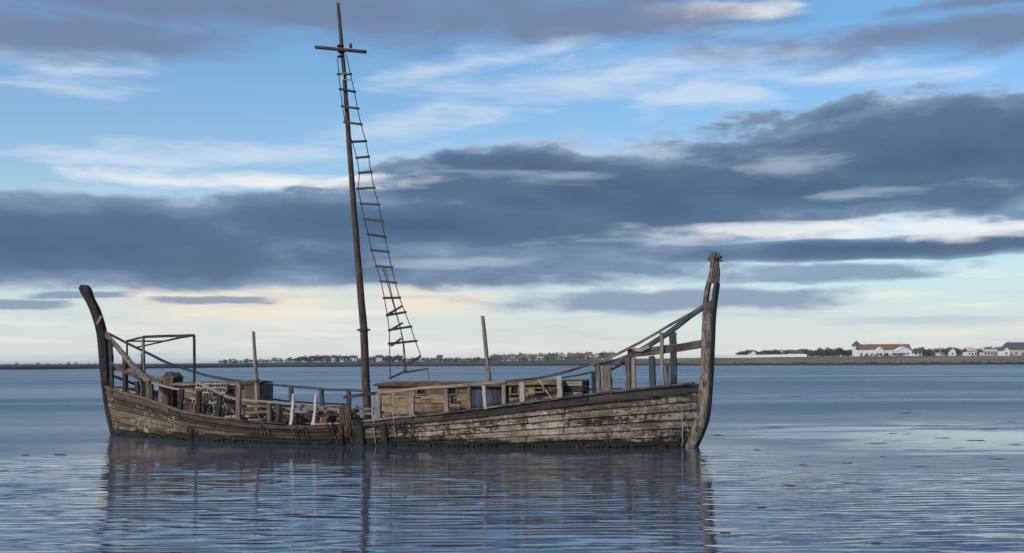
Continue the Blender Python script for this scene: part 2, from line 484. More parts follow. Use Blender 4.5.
def mesh(name, verts, faces, mat, parent=None, uvs=None, smooth=False, loc=None):
    me = bpy.data.meshes.new(name)
    me.from_pydata([tuple(v) for v in verts], [], faces)
    if uvs:
        lay = me.uv_layers.new(name='UVMap')
        for lp in me.loops:
            lay.data[lp.index].uv = uvs[lp.vertex_index]
    if smooth:
        for f in me.polygons:
            f.use_smooth = True
    me.materials.append(MATS[mat])
    o = bpy.data.objects.new(name, me)
    col.objects.link(o)
    if parent is not None:
        o.parent = parent
    if loc is not None:
        o.location = loc
    return o


def empty(name, loc, rz=0.0):
    o = bpy.data.objects.new(name, None)
    o.location = loc
    o.rotation_euler = (0, 0, rz)
    o.empty_display_size = 0.3
    col.objects.link(o)
    return o


# setting: water and far land -------------------------------------------------
mesh('water', [(-9000, -400, 0), (9000, -400, 0), (9000, 14000, 0), (-9000, 14000, 0)], [(0, 1, 2, 3)], 'sea_water')
tag(bpy.data.objects['water'], kind='structure')


def interp(tab, x):
    if x <= tab[0][0]: return tab[0][1]
    for (x0, y0), (x1, y1) in zip(tab, tab[1:]):
        if x <= x1:
            t = (x - x0) / (x1 - x0)
            t = t * t * (3 - 2 * t)
            return y0 + (y1 - y0) * t
    return tab[-1][1]


def clin(tab, x):
    """catmull-rom through a table"""
    n = len(tab)
    if x <= tab[0][0]: return tab[0][1]
    if x >= tab[-1][0]: return tab[-1][1]
    for i in range(n - 1):
        if x <= tab[i + 1][0]:
            x0, y0 = tab[i]; x1, y1 = tab[i + 1]
            ma = (y1 - tab[i - 1][1]) / (x1 - tab[i - 1][0]) if i > 0 else (y1 - y0) / (x1 - x0)
            mb = (tab[i + 2][1] - y0) / (tab[i + 2][0] - x0) if i + 2 < n else (y1 - y0) / (x1 - x0)
            h = x1 - x0; t = (x - x0) / h
            return ((2 * t**3 - 3 * t**2 + 1) * y0 + (t**3 - 2 * t**2 + t) * h * ma
                    + (-2 * t**3 + 3 * t**2) * y1 + (t**3 - t**2) * h * mb)


SHORE = [(-3500, 420), (-420, 600), (0, 630), (110, 690), (300, 850), (450, 900), (600, 860), (715, 770), (1024, 720), (1500, 690), (4000, 520)]
TOP = [(0, 2.3), (120, 2.4), (220, 2.9), (290, 3.5), (480, 3.6), (620, 4.4), (720, 5.0), (860, 5.6), (1024, 5.5)]


def shore_y(px): return interp(SHORE, px)
def land_z(px, d):
    top = interp(TOP, px)
    return interp([(-8, -0.8), (0, 0.0), (5, 1.6), (40, top), (400, top + (0.6 if px > 280 else 0.1)), (5000, top + (3 if px > 280 else 0.3))], d)


vs, fs = [], []
cols_ = [(-3500 + i * 90) for i in range(34)] + [(-440 + i * 12) for i in range(164)] + [(1530 + i * 90) for i in range(28)]
ds = [-8, 0, 2, 5, 9, 14, 20, 28, 40, 60, 100, 200, 400, 1200, 4500]
for pxx in cols_:
    for d in ds:
        y0 = shore_y(pxx)
        wob = noise.noise(Vector((pxx * 0.05, d * 0.04, 0))) * (2.5 if d < 30 else 0)
        Y = y0 + d + wob
        X = (pxx - CX) / F * (y0 if d < 500 else y0 + d)
        z = land_z(pxx, d) + (noise.noise(Vector((pxx * 0.11, d * 0.1, 3))) * 0.35 if 2 < d < 1000 else 0)
        vs.append((X, Y, z))
nd = len(ds)
for i in range(len(cols_) - 1):
    for j in range(nd - 1):
        a = i * nd + j
        fs.append((a, a + nd, a + nd + 1, a + 1))
tag(mesh('terrain', vs, fs, 'shore_land', smooth=True), kind='structure')

rv, rf = [], []
rr = random.Random(3)
for i in range(2600):
    pxx = rr.uniform(-60, 1090)
    d = rr.uniform(-1.5, 5.0)
    y0 = shore_y(pxx)
    c = Vector(((pxx - CX) / F * y0, y0 + d + noise.noise(Vector((pxx * 0.05, d * 0.04, 0))) * 2.5, max(0.0, land_z(pxx, d) - 0.08)))
    s = rr.uniform(0.35, 0.95)
    b0 = len(rv)
    for k in range(6):
        a = k * math.pi / 3 + rr.random() * 0.5
        rv.append(c + Vector((math.cos(a) * s * rr.uniform(0.8, 1.4), math.sin(a) * s, rr.uniform(-0.3, 0.1) * s)))
    rv.append(c + Vector((rr.uniform(-.2, .2), rr.uniform(-.2, .2), s * rr.uniform(0.35, 0.7))))
    for k in range(6):
        rf.append((b0 + k, b0 + (k + 1) % 6, b0 + 6))
tag(mesh('shore_rocks', rv, rf, 'shore_rock'), 'band of dark rocks along the far water edge', 'rocks', kind='stuff')

# ------------------------------------------------------------------ the ship's frame of reference
def ray(px, py):
    ax, ay = px - CX, py - CY
    return ((ax - SLOPE * ay) / F, -(ay + SLOPE * ax) / F)   # x/depth, rise/depth


def on_water(px, py):
    rx, rz = ray(px, py)
    Y = -HC / rz
    return Vector((rx * Y, Y, 0))


STERN = on_water(113, 435)
BOW = on_water(694, 447)
LEN = (BOW - STERN).length
dirn = (BOW - STERN).normalized()
YAW = math.atan2(dirn.y, dirn.x)
MID = (BOW + STERN) / 2
port = Vector((-dirn.y, dirn.x, 0))       # away from the viewer


def at(px, py, y=0.0):
    """point of the ship seen at a pixel, on the fore-and-aft plane y (ship coordinates)"""
    rx, rz = ray(px, py)
    Y = (MID.dot(port) + y) / (rx * port.x + port.y)
    X = rx * Y
    w = Vector((X, Y, 0)) - MID
    return Vector((w.dot(dirn), y, HC + rz * Y))


def to_world(p):
    return MID + dirn * p.x + port * p.y + Vector((0, 0, p.z))


ship = empty('sailing_ship', MID, YAW)
tag(ship, 'derelict wooden sailing ship with flaking paint, bare leaning mast and curved end posts', 'ship')
ORG = {ship: Vector((0, 0, 0))}


def thing(name, label, cat, org, group=None):
    o = empty(name, to_world(org), YAW)
    tag(o, label, cat, group)
    ORG[o] = org.copy()
    return o


def org_of(parent):
    while parent is not None and parent not in ORG:
        parent = parent.parent
    return ORG[parent]


def resample(pts, step=0.25, curve=True):
    pts = [Vector(p) for p in pts]
    if len(pts) == 2:
        n = max(2, int((pts[1] - pts[0]).length / step) + 1)
        return [pts[0].lerp(pts[1], i / (n - 1)) for i in range(n)]
    out = []
    for i in range(len(pts) - 1):
        p0 = pts[max(i - 1, 0)]; p1 = pts[i]; p2 = pts[i + 1]; p3 = pts[min(i + 2, len(pts) - 1)]
        n = max(1, int((p2 - p1).length / step))
        for k in range(n):
            t = k / n
            if curve:
                out.append(0.5 * ((2 * p1) + (-p0 + p2) * t + (2 * p0 - 5 * p1 + 4 * p2 - p3) * t * t + (-p0 + 3 * p1 - 3 * p2 + p3) * t**3))
            else:
                out.append(p1.lerp(p2, t))
    out.append(pts[-1])
    return out


SEED = [0]


def sweep(name, pts, w, h, mat, parent, up=None, jit=0.012, round_=0, taper=(1.0, 1.0), step=0.25, curve=True, wob=0.01, ragged=0.0):
    """a bent timber (or rope) of section w x h along pts, ship coordinates"""
    SEED[0] += 1
    sd = SEED[0] * 3.71
    org = org_of(parent)
    pts = resample(pts, step, curve)
    n = len(pts)
    tot = (pts[-1] - pts[0])
    if up is None:
        up = Vector((1, 0, 0)) if abs(tot.normalized().z) > 0.8 else Vector((0, 0, 1))
    else:
        up = Vector(up)
    if round_:
        sec = [(math.cos(2 * math.pi * k / round_) * 0.5, math.sin(2 * math.pi * k / round_) * 0.5) for k in range(round_)]
    else:
        c = 0.40
        sec = [(-.5, -c), (-c, -.5), (c, -.5), (.5, -c), (.5, c), (c, .5), (-c, .5), (-.5, c)]
    m = len(sec)
    verts, uvs, faces = [], [], []
    ln = 0.0
    per = 2 * (w + h)
    for i, q in enumerate(pts):
        if i: ln += (pts[i] - pts[i - 1]).length
        t = (pts[min(i + 1, n - 1)] - pts[max(i - 1, 0)]).normalized()
        side = t.cross(up)
        if side.length < 1e-4: side = t.cross(Vector((0, 1, 0)))
        side.normalize()
        u2 = side.cross(t).normalized()
        f = taper[0] + (taper[1] - taper[0]) * i / (n - 1)
        wv_ = Vector((noise.noise(Vector((ln * 0.7, sd, 0))), noise.noise(Vector((ln * 0.7, sd, 9))), noise.noise(Vector((ln * 0.7, sd, 17))))) * wob
        for k, (a, b) in enumerate(sec):
            j = 1.0 + noise.noise(Vector((ln * 3.1, k * 1.9 + sd, 2.0))) * jit / max(0.02, min(w, h))
            rg = 0.0
            if ragged and i in (0, n - 1):
                rg = ragged * noise.noise(Vector((k * 2.3, sd, i))) * (1 if i else -1)
            verts.append(q + wv_ + (side * a * w + u2 * b * h) * f * j + t * rg - org)
            uvs.append((ln, k / m * per))
    for i in range(n - 1):
        for k in range(m):
            a = i * m + k; b = i * m + (k + 1) % m
            faces.append((a, b, b + m, a + m))
    faces.append(tuple(range(m - 1, -1, -1)))
    faces.append(tuple(range((n - 1) * m, n * m)))
    return mesh(name, verts, faces, mat, parent, uvs, smooth=bool(round_))


def box(name, lo, hi, mat, parent, jit=0.008):
    """board or block with slightly uneven corners, ship coordinates"""
    lo, hi = Vector(lo), Vector(hi)
    d = hi - lo
    ax = max(range(3), key=lambda i: d[i])
    c = (lo + hi) / 2
    p0, p1 = c.copy(), c.copy()
    p0[ax], p1[ax] = lo[ax], hi[ax]
    if ax == 0: return sweep(name, [p0, p1], d.y, d.z, mat, parent, up=(0, 0, 1), jit=jit, wob=0.004, ragged=0.02)
    if ax == 1: return sweep(name, [p0, p1], d.x, d.z, mat, parent, up=(0, 0, 1), jit=jit, wob=0.004, ragged=0.02)
    return sweep(name, [p0, p1], d.y, d.x, mat, parent, up=(1, 0, 0), jit=jit, wob=0.004, ragged=0.02)


# ------------------------------------------------------------------ hull form
BMAX = 2.62
ZB = -0.5
sheer_px = [(104, 387), (125, 394), (148, 401), (180, 412), (230, 420.5), (300, 425), (350, 423), (380, 420), (415, 417), (460, 412),
            (488, 408.5), (545, 401), (600, 394), (650, 388.5), (702, 383)]
xs_top, xb_top = at(105, 388).x, at(702, 384).x


def half_breadth(t):
    return max(0.03, BMAX * (1 - abs(2 * t - 1) ** 2.5) ** 0.78)


def tt(x): return min(1, max(0, (x - xs_top) / (xb_top - xs_top)))


sheer = []
for (a, b) in sheer_px:
    y = 0.0
    for _ in range(12):
        q = at(a, b, y)
        y = -half_breadth(tt(q.x))
    sheer.append((q.x, q.z))
SH = [(tt(x), z) for x, z in sheer]
SH[0] = (0.0, SH[0][1]); SH[-1] = (1.0, SH[-1][1])


def zs(t): return clin(SH, t)


XS = sorted([(at(119, 440).z - 0.6, at(120, 440).x), (at(114, 436).z, at(115, 436).x), (at(108, 410).z, at(109.5, 410).x), (at(105, 388).z, at(106, 388).x), (3.2, at(102, 360).x)])
XB = sorted([(-0.6, at(684, 447).x), (0.0, at(690, 447).x), (at(700, 415).z, at(698.5, 415).x), (at(702, 384).z, at(701.5, 384).x), (3.5, at(703, 350).x)])


def hull(t, w, side=-1, off=0.0):
    zt = zs(t)
    z = ZB + (zt - ZB) * w
    e = abs(2 * t - 1) ** 2
    c = 0.80 - 0.22 * e
    zz = max(0.0, min(1.0, (z - ZB) / 1.9))
    top = max(0.0, min(1.0, (zt - ZB) / 1.9))
    prof = lambda q: c + (1 - c) * (q ** 0.55)
    hb = half_breadth(t) * prof(zz) / prof(top)
    x = clin(XS, z) + (clin(XB, z) - clin(XS, z)) * t
    return Vector((x, side * (hb + off), z))


# each strake of planking is made of separate planks
NS = 9
cuts = [[0, .27, .52, .78, 1], [0, .18, .44, .66, .86, 1], [0, .33, .58, .83, 1]]
rh = random.Random(11)
for side in (-1, 1):
    for k in range(NS):
        w0, w1 = k / NS, (k + 1) / NS
        cc = cuts[(k * 2 + (side > 0)) % 3]
        for t0, t1 in zip(cc, cc[1:]):
            t1b = t1 - 0.0012 if t1 < 1 else t1
            n = max(6, int((t1b - t0) * 40))
            verts, uvs, faces = [], [], []
            lift = rh.choice([0.004, 0.012, 0.02, 0.04])
            for i in range(n + 1):
                t = t0 + (t1b - t0) * i / n
                a = hull(t, w0, side); b_ = hull(t, w1, side)
                g1 = noise.noise(Vector((t * 40, k, side))) * 0.010
                endlift = lift * (0.4 + (i / n) ** 4)
                for (ww, of) in ((w0 + 0.005, 0.040 + endlift), ((w0 + w1) / 2, 0.026 + endlift * .6), (w1 - 0.004, 0.004), (w1 - 0.004, -0.03), (w0 + 0.005, -0.02)):
                    q = hull(t, ww, side, of)
                    q.z += g1
                    verts.append(q)
                    uvs.append((t * LEN + k * 3.3, (ww - w0) * 2.4 + k * 0.7 + (0.03 if of < 0.001 else 0)))
            m = 5
            for i in range(n):
                for j in range(m):
                    a = i * m + j; b2 = i * m + (j + 1) % m
                    faces.append((a, b2, b2 + m, a + m) if side > 0 else (a, a + m, b2 + m, b2))
            faces.append(tuple(range(m))); faces.append(tuple(range(n * m, n * m + m)))
            mat = 'hull_paint'
            if k == NS - 1: mat = 'dark_wood' if t0 > 0.5 else 'aft_wale'
            mesh('plank', verts, faces, mat, ship, uvs)

# inner skin and deck
verts, faces, uvs = [], [], []
NT, NV = 60, 24
for i in range(NT + 1):
    t = 0.004 + 0.992 * i / NT
    q = hull(t, 1.0, 1, -0.05)
    for j in range(NV + 1):
        s = -1 + 2 * j / NV
        verts.append((q.x, q.y * s, q.z - 0.16 - 0.05 * s * s + (0.012 if j % 2 else 0)))
        uvs.append((q.x, q.y * s))
for i in range(NT):
    for j in range(NV):
        a = i * (NV + 1) + j
        faces.append((a, a + NV + 1, a + NV + 2, a + 1))
mesh('deck', verts, faces, 'brown_wood', ship, uvs)
verts, faces, uvs = [], [], []
for i in range(NT + 1):
    t = 0.004 + 0.992 * i / NT
    for (side, w, of) in ((-1, 1.0, -0.035), (-1, 0.5, -0.06), (-1, 0.0, -0.06), (1, 0.0, -0.06), (1, 0.5, -0.06), (1, 1.0, -0.035)):
        q = hull(t, w, side, 0)
        q.y = side * max(0.01, abs(q.y) + of)
        if w == 1.0: q.z -= 0.02
        verts.append(q); uvs.append((q.x, q.z + q.y))
for i in range(NT):
    for j in range(5):
        a = i * 6 + j
        faces.append((a, a + 1, a + 7, a + 6))
mesh('inner_planking', verts, faces, 'dark_wood', ship, uvs)

# capping timber along the sheer, in lengths
for side in (-1, 1):
    for t0, t1, m_ in ((0.01, .30, 'brown_wood'), (.302, .405, 'dark_wood'), (.45, .62, 'pale_wood'), (.622, .985, 'grey_wood')):
        if side > 0 and m_ == 'pale_wood': m_ = 'grey_wood'
        pts = [hull(t0 + (t1 - t0) * i / 16, 1.0, side, -0.01) + Vector((0, 0, 0.03)) for i in range(17)]
        sweep('gunwale', pts, 0.17, 0.065, m_, ship, wob=0.02, jit=0.02, ragged=0.08)
    # rubbing strake under the dark top plank of the fore half
    pts = [hull(0.5 + 0.485 * i / 20, 1 - 1.02 / NS, side, 0.06) for i in range(21)]
    sweep('rubbing_strake', pts, 0.06, 0.07, 'dark_wood', ship, wob=0.01)
    pts = [hull(0.02 + 0.42 * i / 20, 1 - 1.02 / NS, side, 0.06) for i in range(21)]
    sweep('rubbing_strake', pts, 0.06, 0.06, 'brown_wood', ship, wob=0.02)


# weed and mussels grown along the waterline
for side in (-1, 1):
    wv_, wf_ = [], []
    for i in range(1500):
        t = rh.uniform(0.01, 0.99)
        if noise.noise(Vector((t * 26, side, 1))) + rh.uniform(-.35, .35) < -.05: continue
        z0 = rh.uniform(-.02, .20) * (0.6 + .8 * abs(noise.noise(Vector((t * 15, 4, side)))))
        ww = (z0 - ZB) / (zs(t) - ZB)
        q = hull(t, ww, side, .045)
        ln_ = rh.uniform(.05, .16); wd_ = rh.uniform(.015, .05)
        b0 = len(wv_)
        o_ = side * rh.uniform(.01, .05)
        wv_ += [q + Vector((-wd_, 0, 0)), q + Vector((wd_, 0, 0)), q + Vector((wd_ * .8, o_, -ln_ * .5)), q + Vector((rh.uniform(-.03, .03), o_ * .5, -ln_)), q + Vector((-wd_ * .8, o_, -ln_ * .5)), q + Vector((0, o_ * 1.3, -ln_ * .35))]
        for a, b_ in ((0, 1), (1, 2), (2, 3), (3, 4), (4, 0)):
            wf_.append((b0 + a, b0 + b_, b0 + 5))
    tag(mesh('weed_fringe', wv_, wf_, 'weed', ship), kind='stuff')

# carved end posts from their outlines
def post_slab(name, a_px, b_px, thick, mat, hole=None, cols=4):
    n = len(a_px)
    rows = []
    for (p, q) in zip(a_px, b_px):
        A = at(*p); B = at(*q)
        rows.append([A.lerp(B, k / (cols - 1)) for k in range(cols)])
    verts, uvs, faces = [], [], []
    for sgn in (-1, 1):
        for i, rw in enumerate(rows):
            for k, q in enumerate(rw):
                e = 1 - 0.30 * (abs(2 * k / (cols - 1) - 1) ** 2)
                th = thick[i] if isinstance(thick, list) else thick
                jj = 1 + 0.12 * noise.noise(Vector((i * 1.3, k * 2.0, sgn * 5)))
                verts.append(Vector((q.x, sgn * th * e * 0.5 * jj, q.z)))
                uvs.append((q.z, q.x * 1.0 + sgn))
    N = n * cols
    ids = lambda s, i, k: s * N + i * cols + k
    solid = [[not (hole and hole[0] <= i < hole[1] and k == hole[2]) for k in range(cols - 1)] for i in range(n - 1)]
    for i in range(n - 1):
        for k in range(cols - 1):
            if not solid[i][k]: continue
            faces.append((ids(0, i, k), ids(0, i, k + 1), ids(0, i + 1, k + 1), ids(0, i + 1, k)))
            faces.append((ids(1, i, k), ids(1, i + 1, k), ids(1, i + 1, k + 1), ids(1, i, k + 1)))
            for (di, dk, e0, e1) in ((0, -1, (i + 1, k), (i, k)), (0, 1, (i, k + 1), (i + 1, k + 1)), (-1, 0, (i, k), (i, k + 1)), (1, 0, (i + 1, k + 1), (i + 1, k))):
                a, b2 = i + di, k + dk
                if not (0 <= a < n - 1 and 0 <= b2 < cols - 1) or not solid[a][b2]:
                    faces.append((ids(0, *e1), ids(0, *e0), ids(1, *e0), ids(1, *e1)))
    return mesh(name, verts, faces, mat, ship, uvs)


def densify(lst, n=3):
    out = []
    vv = [Vector((a, b, 0)) for a, b in lst]
    for i in range(len(vv) - 1):
        for k in range(n):
            t = k / n
            p0 = vv[max(i - 1, 0)]; p1 = vv[i]; p2 = vv[i + 1]; p3 = vv[min(i + 2, len(vv) - 1)]
            q = 0.5 * ((2 * p1) + (-p0 + p2) * t + (2 * p0 - 5 * p1 + 4 * p2 - p3) * t * t + (-p0 + 3 * p1 - 3 * p2 + p3) * t**3)
            out.append((q.x, q.y))
    out.append(lst[-1])
    return out


b_out = densify([(690, 458), (697, 447), (704, 432), (709, 415), (712, 379), (713.5, 345), (714.5, 320), (716, 303), (718, 288), (719.5, 274), (718.5, 262)])
b_in = densify([(675, 458), (683, 447), (690, 431), (697, 410), (700.5, 379), (701.8, 345), (702.8, 320), (703.5, 303), (705.5, 288), (709.5, 274), (711, 262)])
stem = post_slab('stem_post', b_out[:20], b_in[:20], 0.34, 'stem_wood', cols=4)
post_slab('stem_head', b_out[19:], b_in[19:], 0.33, 'stem_head_wood', hole=(2, 6, 1), cols=4)
s_out = densify([(116, 450), (112.5, 436), (107, 412), (103.5, 388), (101, 365), (99.5, 345), (97, 328), (90.5, 308), (83, 294), (80.5, 288.5), (82.5, 285)])
s_in = densify([(124, 450), (118.5, 436), (113.5, 412), (110, 388), (108, 365), (107, 345), (104.5, 328), (99, 310), (92.5, 297), (90, 289), (86.5, 285)])
sternpost = post_slab('stern_post', s_out, s_in, 0.32, 'dark_wood', cols=4)
shade_in = [(a - 2.6, b_) for a, b_ in b_out]
shade_out = [(a + .8, b_) for a, b_ in b_out]
post_slab('stem_shade_edge', shade_out[:26], shade_in[:26], 0.40, 'dark_wood', cols=3)  # dark strip added for the shade on the stem's outer face
# pale worn patch on the stern post
q = at(99, 320)
sweep('post_splice', [at(97, 324, -.18), at(101, 316, -.18)], 0.03, 0.12, 'pale_wood', ship, up=(1, 0, 0))

# carved crown on the stem head
crown = at(714.8, 260)
cv, cf, cu = [], [], []
def petal(base, tip, wd, th):
    b0 = len(cv)
    ax = (tip - base); L_ = ax.length; ax.normalize()
    sd = ax.cross(Vector((0, 1, 0.2))).normalized(); up = ax.cross(sd)
    for (f, s) in ((0, .5), (.35, 1.0), (.7, .8), (.9, .95), (1.0, .35)):
        c0 = base.lerp(tip, f)
        for k in range(6):
            a = k * math.pi / 3
            cv.append(c0 + sd * math.cos(a) * wd * s + up * math.sin(a) * th * s); cu.append((f * L_, k * 0.05))
    for i in range(4):
        for k in range(6):
            a = b0 + i * 6 + k; b2 = b0 + i * 6 + (k + 1) % 6
            cf.append((a, b2, b2 + 6, a + 6))
    cf.append(tuple(b0 + 24 + k for k in range(6)))
for (tx, ty, yy) in ((707, 258.5, -.05), (708.5, 255, .12), (712, 251.5, -.1), (716, 250.5, .05), (719.5, 252.5, -.08), (722, 256, .1), (722.5, 260, -.05), (714, 255, -.26), (717, 256, .26)):
    petal(at(715, 262, yy * 0.3), at(tx, ty, yy), 0.05, 0.045)
petal(at(714.5, 266, 0), at(715, 256, 0), 0.13, 0.12)
mesh('carved_crown', cv, cf, 'stem_wood', stem, cu, smooth=False)


# ------------------------------------------------------------------ rails and posts round the deck
def near(px, py, inset=0.08):
    y = 0.0
    for _ in range(12):
        q = at(px, py, y)
        y = -max(0.0, half_breadth(tt(q.x)) - inset)
    return q


def far(px, py, inset=0.08):
    y = 0.0
    for _ in range(12):
        q = at(px, py, y)
        y = max(0.0, half_breadth(tt(q.x)) - inset)
    return q


def deck_z(x): return zs(tt(x)) - 0.17


def post(px0, py0, px1=None, wpx=4.0, mat='grey_wood', side='near', depth=0.12, inset=0.09, py1=None):
    fn = near if side == 'near' else far
    px1 = px0 if px1 is None else px1
    topp = fn(px0, py0, inset)
    base_ = fn(px1, py0 + 10, inset)
    base_.z = zs(tt(base_.x)) - 0.12
    if py1 is not None:
        base_ = fn(px1, py1, inset)
    return sweep('bulwark_post', [base_, topp], depth, wpx / 28.0, mat, ship, jit=0.03, wob=0.05, ragged=0.07, step=0.12)


# stern quarter
post(110.5, 340, 112, 4.5, 'dark_wood', depth=.1, inset=0.02)
post(124, 357, 124.5, 4.2, 'dark_wood')
post(137, 381, 137.5, 4.5, 'dark_wood')
post(148, 380, 148.5, 4.5, 'grey_wood')
post(151.5, 384, 151.5, 3.5, 'dark_wood')
# waist, aft
post(182, 389, 179.5, 5.0, 'dark_wood')
post(199, 392, 198, 5.5, 'dark_wood')
post(219.5, 395, 217, 5.5, 'dark_wood')
post(239, 383, 238, 5.0, 'grey_wood')
post(270, 404, 270, 4, 'brown_wood'); post(278, 405, 277, 4, 'brown_wood')
for (a, b_, c_) in ((293.5, 394.5, 290.5), (316, 394.5, 313.5)):
    m1 = near((a + c_) / 2 + .6, (b_ + 425) / 2, -.02); t1_ = near(a, b_, -.02); b1 = near(c_, 424.5, -.02)
    sweep('bulwark_post', [b1, m1, t1_], 0.09, 0.10, 'white_wood', ship, jit=0.035, wob=0.05, step=0.1, ragged=.06, taper=(1.15, .8))['label'] = 'crooked white post'
# waist, fore
post(378.5, 393, 378.5, 5.0, 'pale_wood')
post(413, 390, 413, 5.0, 'pale_wood')
post(446.5, 388, 446.5, 4.5, 'pale_wood')
post(469, 386, 469, 3.5, 'brown_wood')
sweep('bulwark_post', [near(485.5, 409, -.02), near(484, 385, -.02)], 0.1, 0.12, 'white_wood', ship, wob=0.015)['label'] = 'short white post'
post(504.5, 384, 504.5, 3.5, 'grey_wood')
post(522.5, 381, 522.5, 5, 'pale_wood')
post(559, 376, 560.5, 5, 'pale_wood')
# bow
post(597.5, 363, 599, 4.5, 'grey_wood'); post(606.5, 367, 607, 8.5, 'grey_wood'); post(593, 371, 593.5, 3, 'blue_wood')
post(627.5, 358, 628.5, 5.0, 'grey_wood'); post(633.5, 358, 634.5, 3.5, 'grey_wood')
post(651, 357, 651.8, 6.0, 'blue_wood', side='far')
post(661.5, 333, 663, 3.2, 'grey_wood'); post(666.5, 366, 667, 2.6, 'grey_wood')
post(673, 333, 674.5, 6.5, 'blue_wood', side='far')
# far side of the waist
for (a, b_) in ((291.5, 386), (321, 388), (348.5, 390)):
    post(a, b_, a, 4.6, 'blue_wood', side='far')  # far posts: silhouette darkness put into the wood colour


def rail(pts, side, w, h, mat, inset=0.09, name='rail', **kw):
    fn = near if side == 'near' else far
    return sweep(name, [fn(a, b_, inset) for a, b_ in pts], w, h, mat, ship, jit=0.015, wob=kw.pop('wob', 0.05), **kw)


# stern rails
rail([(107, 334), (120, 350), (134, 367), (149, 383)], 'near', .07, .24, 'grey_wood', inset=.05)
rail([(107, 333), (137, 348), (168, 363), (200, 373.5), (230, 380), (271, 384.5), (300, 387), (330, 389.5), (363, 391)], 'far', .09, .10, 'blue_wood')  # far rail in dark bluish wood, its silhouette put into the colour
rail([(110, 369), (128, 371), (146, 376), (162, 383)], 'near', .06, .17, 'grey_wood', inset=.2)
rail([(112, 362), (124, 371), (140, 379)], 'near', .06, .10, 'grey_wood', inset=.02)
rail([(109, 388), (126, 390), (143, 395)], 'near', .06, .07, 'pale_wood', inset=.3)
rail([(108, 374), (135, 384), (150, 391)], 'far', .06, .10, 'dark_wood')
rail([(148, 382), (166, 386), (184, 390), (200, 393)], 'near', .07, .07, 'grey_wood', inset=.16)
rail([(196, 381), (212, 389), (229, 396.5), (256, 401), (292, 404)], 'near', .09, .085, 'grey_wood', inset=.18)
rail([(240, 407), (262, 405.5), (291, 409), (318, 409)], 'near', .09, .12, 'grey_wood', inset=.35)
rail([(225, 417), (250, 416), (262, 411)], 'near', .08, .09, 'pale_wood', inset=.3)
rail([(272, 399), (300, 402), (345, 405)], 'far', .07, .07, 'dark_wood')
rail([(236, 404), (270, 406.5), (310, 408), (346, 409)], 'far', .08, .22, 'grey_wood', inset=.3)
rail([(296, 405), (322, 408.5), (346, 410)], 'near', .08, .10, 'grey_wood', inset=.4)
rail([(246, 413), (275, 412), (296, 416)], 'near', .07, .09, 'brown_wood', inset=.2)
rail([(318, 414), (340, 416)], 'near', .08, .10, 'dark_wood', inset=.2)
# waist rails
rail([(344, 397.3), (362, 395), (379, 393)], 'near', .1, .11, 'dark_wood', inset=.12)  # shadowed stretch of the rail, shade put in as darker wood
rail([(378, 392.6), (413, 389.2), (460, 385.2), (506, 381.8)], 'near', .10, .10, 'grey_wood', inset=.06)
rail([(505, 382), (530, 379.5), (546, 377), (570, 371), (592, 364)], 'near', .09, .08, 'brown_wood', inset=.06)
rail([(398, 397.5), (430, 397.5), (468, 396.5)], 'near', .05, .05, 'ochre_wood', inset=.3)
rail([(352, 409), (374, 409.5)], 'near', .08, .08, 'pale_wood', inset=.25)
rail([(353, 413.3), (374, 413.8)], 'near', .08, .09, 'grey_wood', inset=.2)
rail([(382, 412.7), (412, 412.2)], 'near', .08, .10, 'pale_wood', inset=.2)
rail([(415, 413.5), (424, 412)], 'near', .08, .09, 'grey_wood', inset=.25)
rail([(562, 378), (580, 374), (594, 371)], 'far', .06, .06, 'dark_wood')
# bow rails
rail([(590, 365), (603, 360.5), (640, 343), (680, 319.5), (711, 302)], 'near', .09, .085, 'grey_wood', inset=.05)
rail([(620, 361), (646, 347), (672, 330), (704, 307.5)], 'far', .10, .17, 'blue_wood', inset=.05)
rail([(594, 366), (612, 362), (634, 353)], 'near', .08, .09, 'brown_wood', inset=.15)
rail([(607, 371), (622, 364), (634, 358)], 'near', .08, .08, 'dark_wood', inset=.3)
rail([(628, 353.5), (655, 351), (680, 347.5), (702, 343)], 'near', .07, .27, 'grey_wood', inset=.12)
rail([(633, 349), (640, 350.5), (648, 347)], 'near', .08, .12, 'pale_wood', inset=.05)
rail([(600, 393), (613, 388), (622, 387.5)], 'far', .07, .06, 'dark_wood')
rail([(562, 394), (580, 391.5), (600, 388)], 'far', .07, .10, 'blue_wood')

# ------------------------------------------------------------------ masts
base_m = at(367.5, 408)
base_m.z = deck_z(base_m.x) - 0.1
mast = sweep('mast', [base_m, at(363.5, 330), at(352, 185), at(346.2, 100), at(338, 3)], 0.33, 0.33, 'mast_wood', ship, round_=12, taper=(1.0, 0.36), step=0.5, jit=0.012, wob=0.03)
yard = sweep('yard', [at(315.5, 47.2, -.16), at(341, 49.6, -.18), at(366, 51.8, -.16)], .13, .13, 'dark_wood', mast, round_=8, step=.2, wob=.01)
for k, (a, b_) in enumerate(((340.5, 46), (341.5, 52), (341.2, 56.5))):
    c0 = at(a, b_)
    pts = [c0 + Vector((math.cos(q * 2 * math.pi / 10) * .11, math.sin(q * 2 * math.pi / 10) * .11, 0)) for q in range(11)]
    sweep('lashing', pts, .05, .07, 'dark_rope', mast, round_=6, step=.05, wob=0)
c0 = at(363.7, 330)
pts = [c0 + Vector((math.cos(q * 2 * math.pi / 14) * .155, math.sin(q * 2 * math.pi / 14) * .155, 0)) for q in range(15)]
sweep('iron_band', pts, .04, .10, 'iron', mast, step=.1, wob=0)
for s_ in (-1, 1):
    sweep('iron_lug', [c0 + Vector((s_ * .14, 0, 0)), c0 + Vector((s_ * .27, 0, .01))], .06, .06, 'iron', mast, wob=0, step=.05)
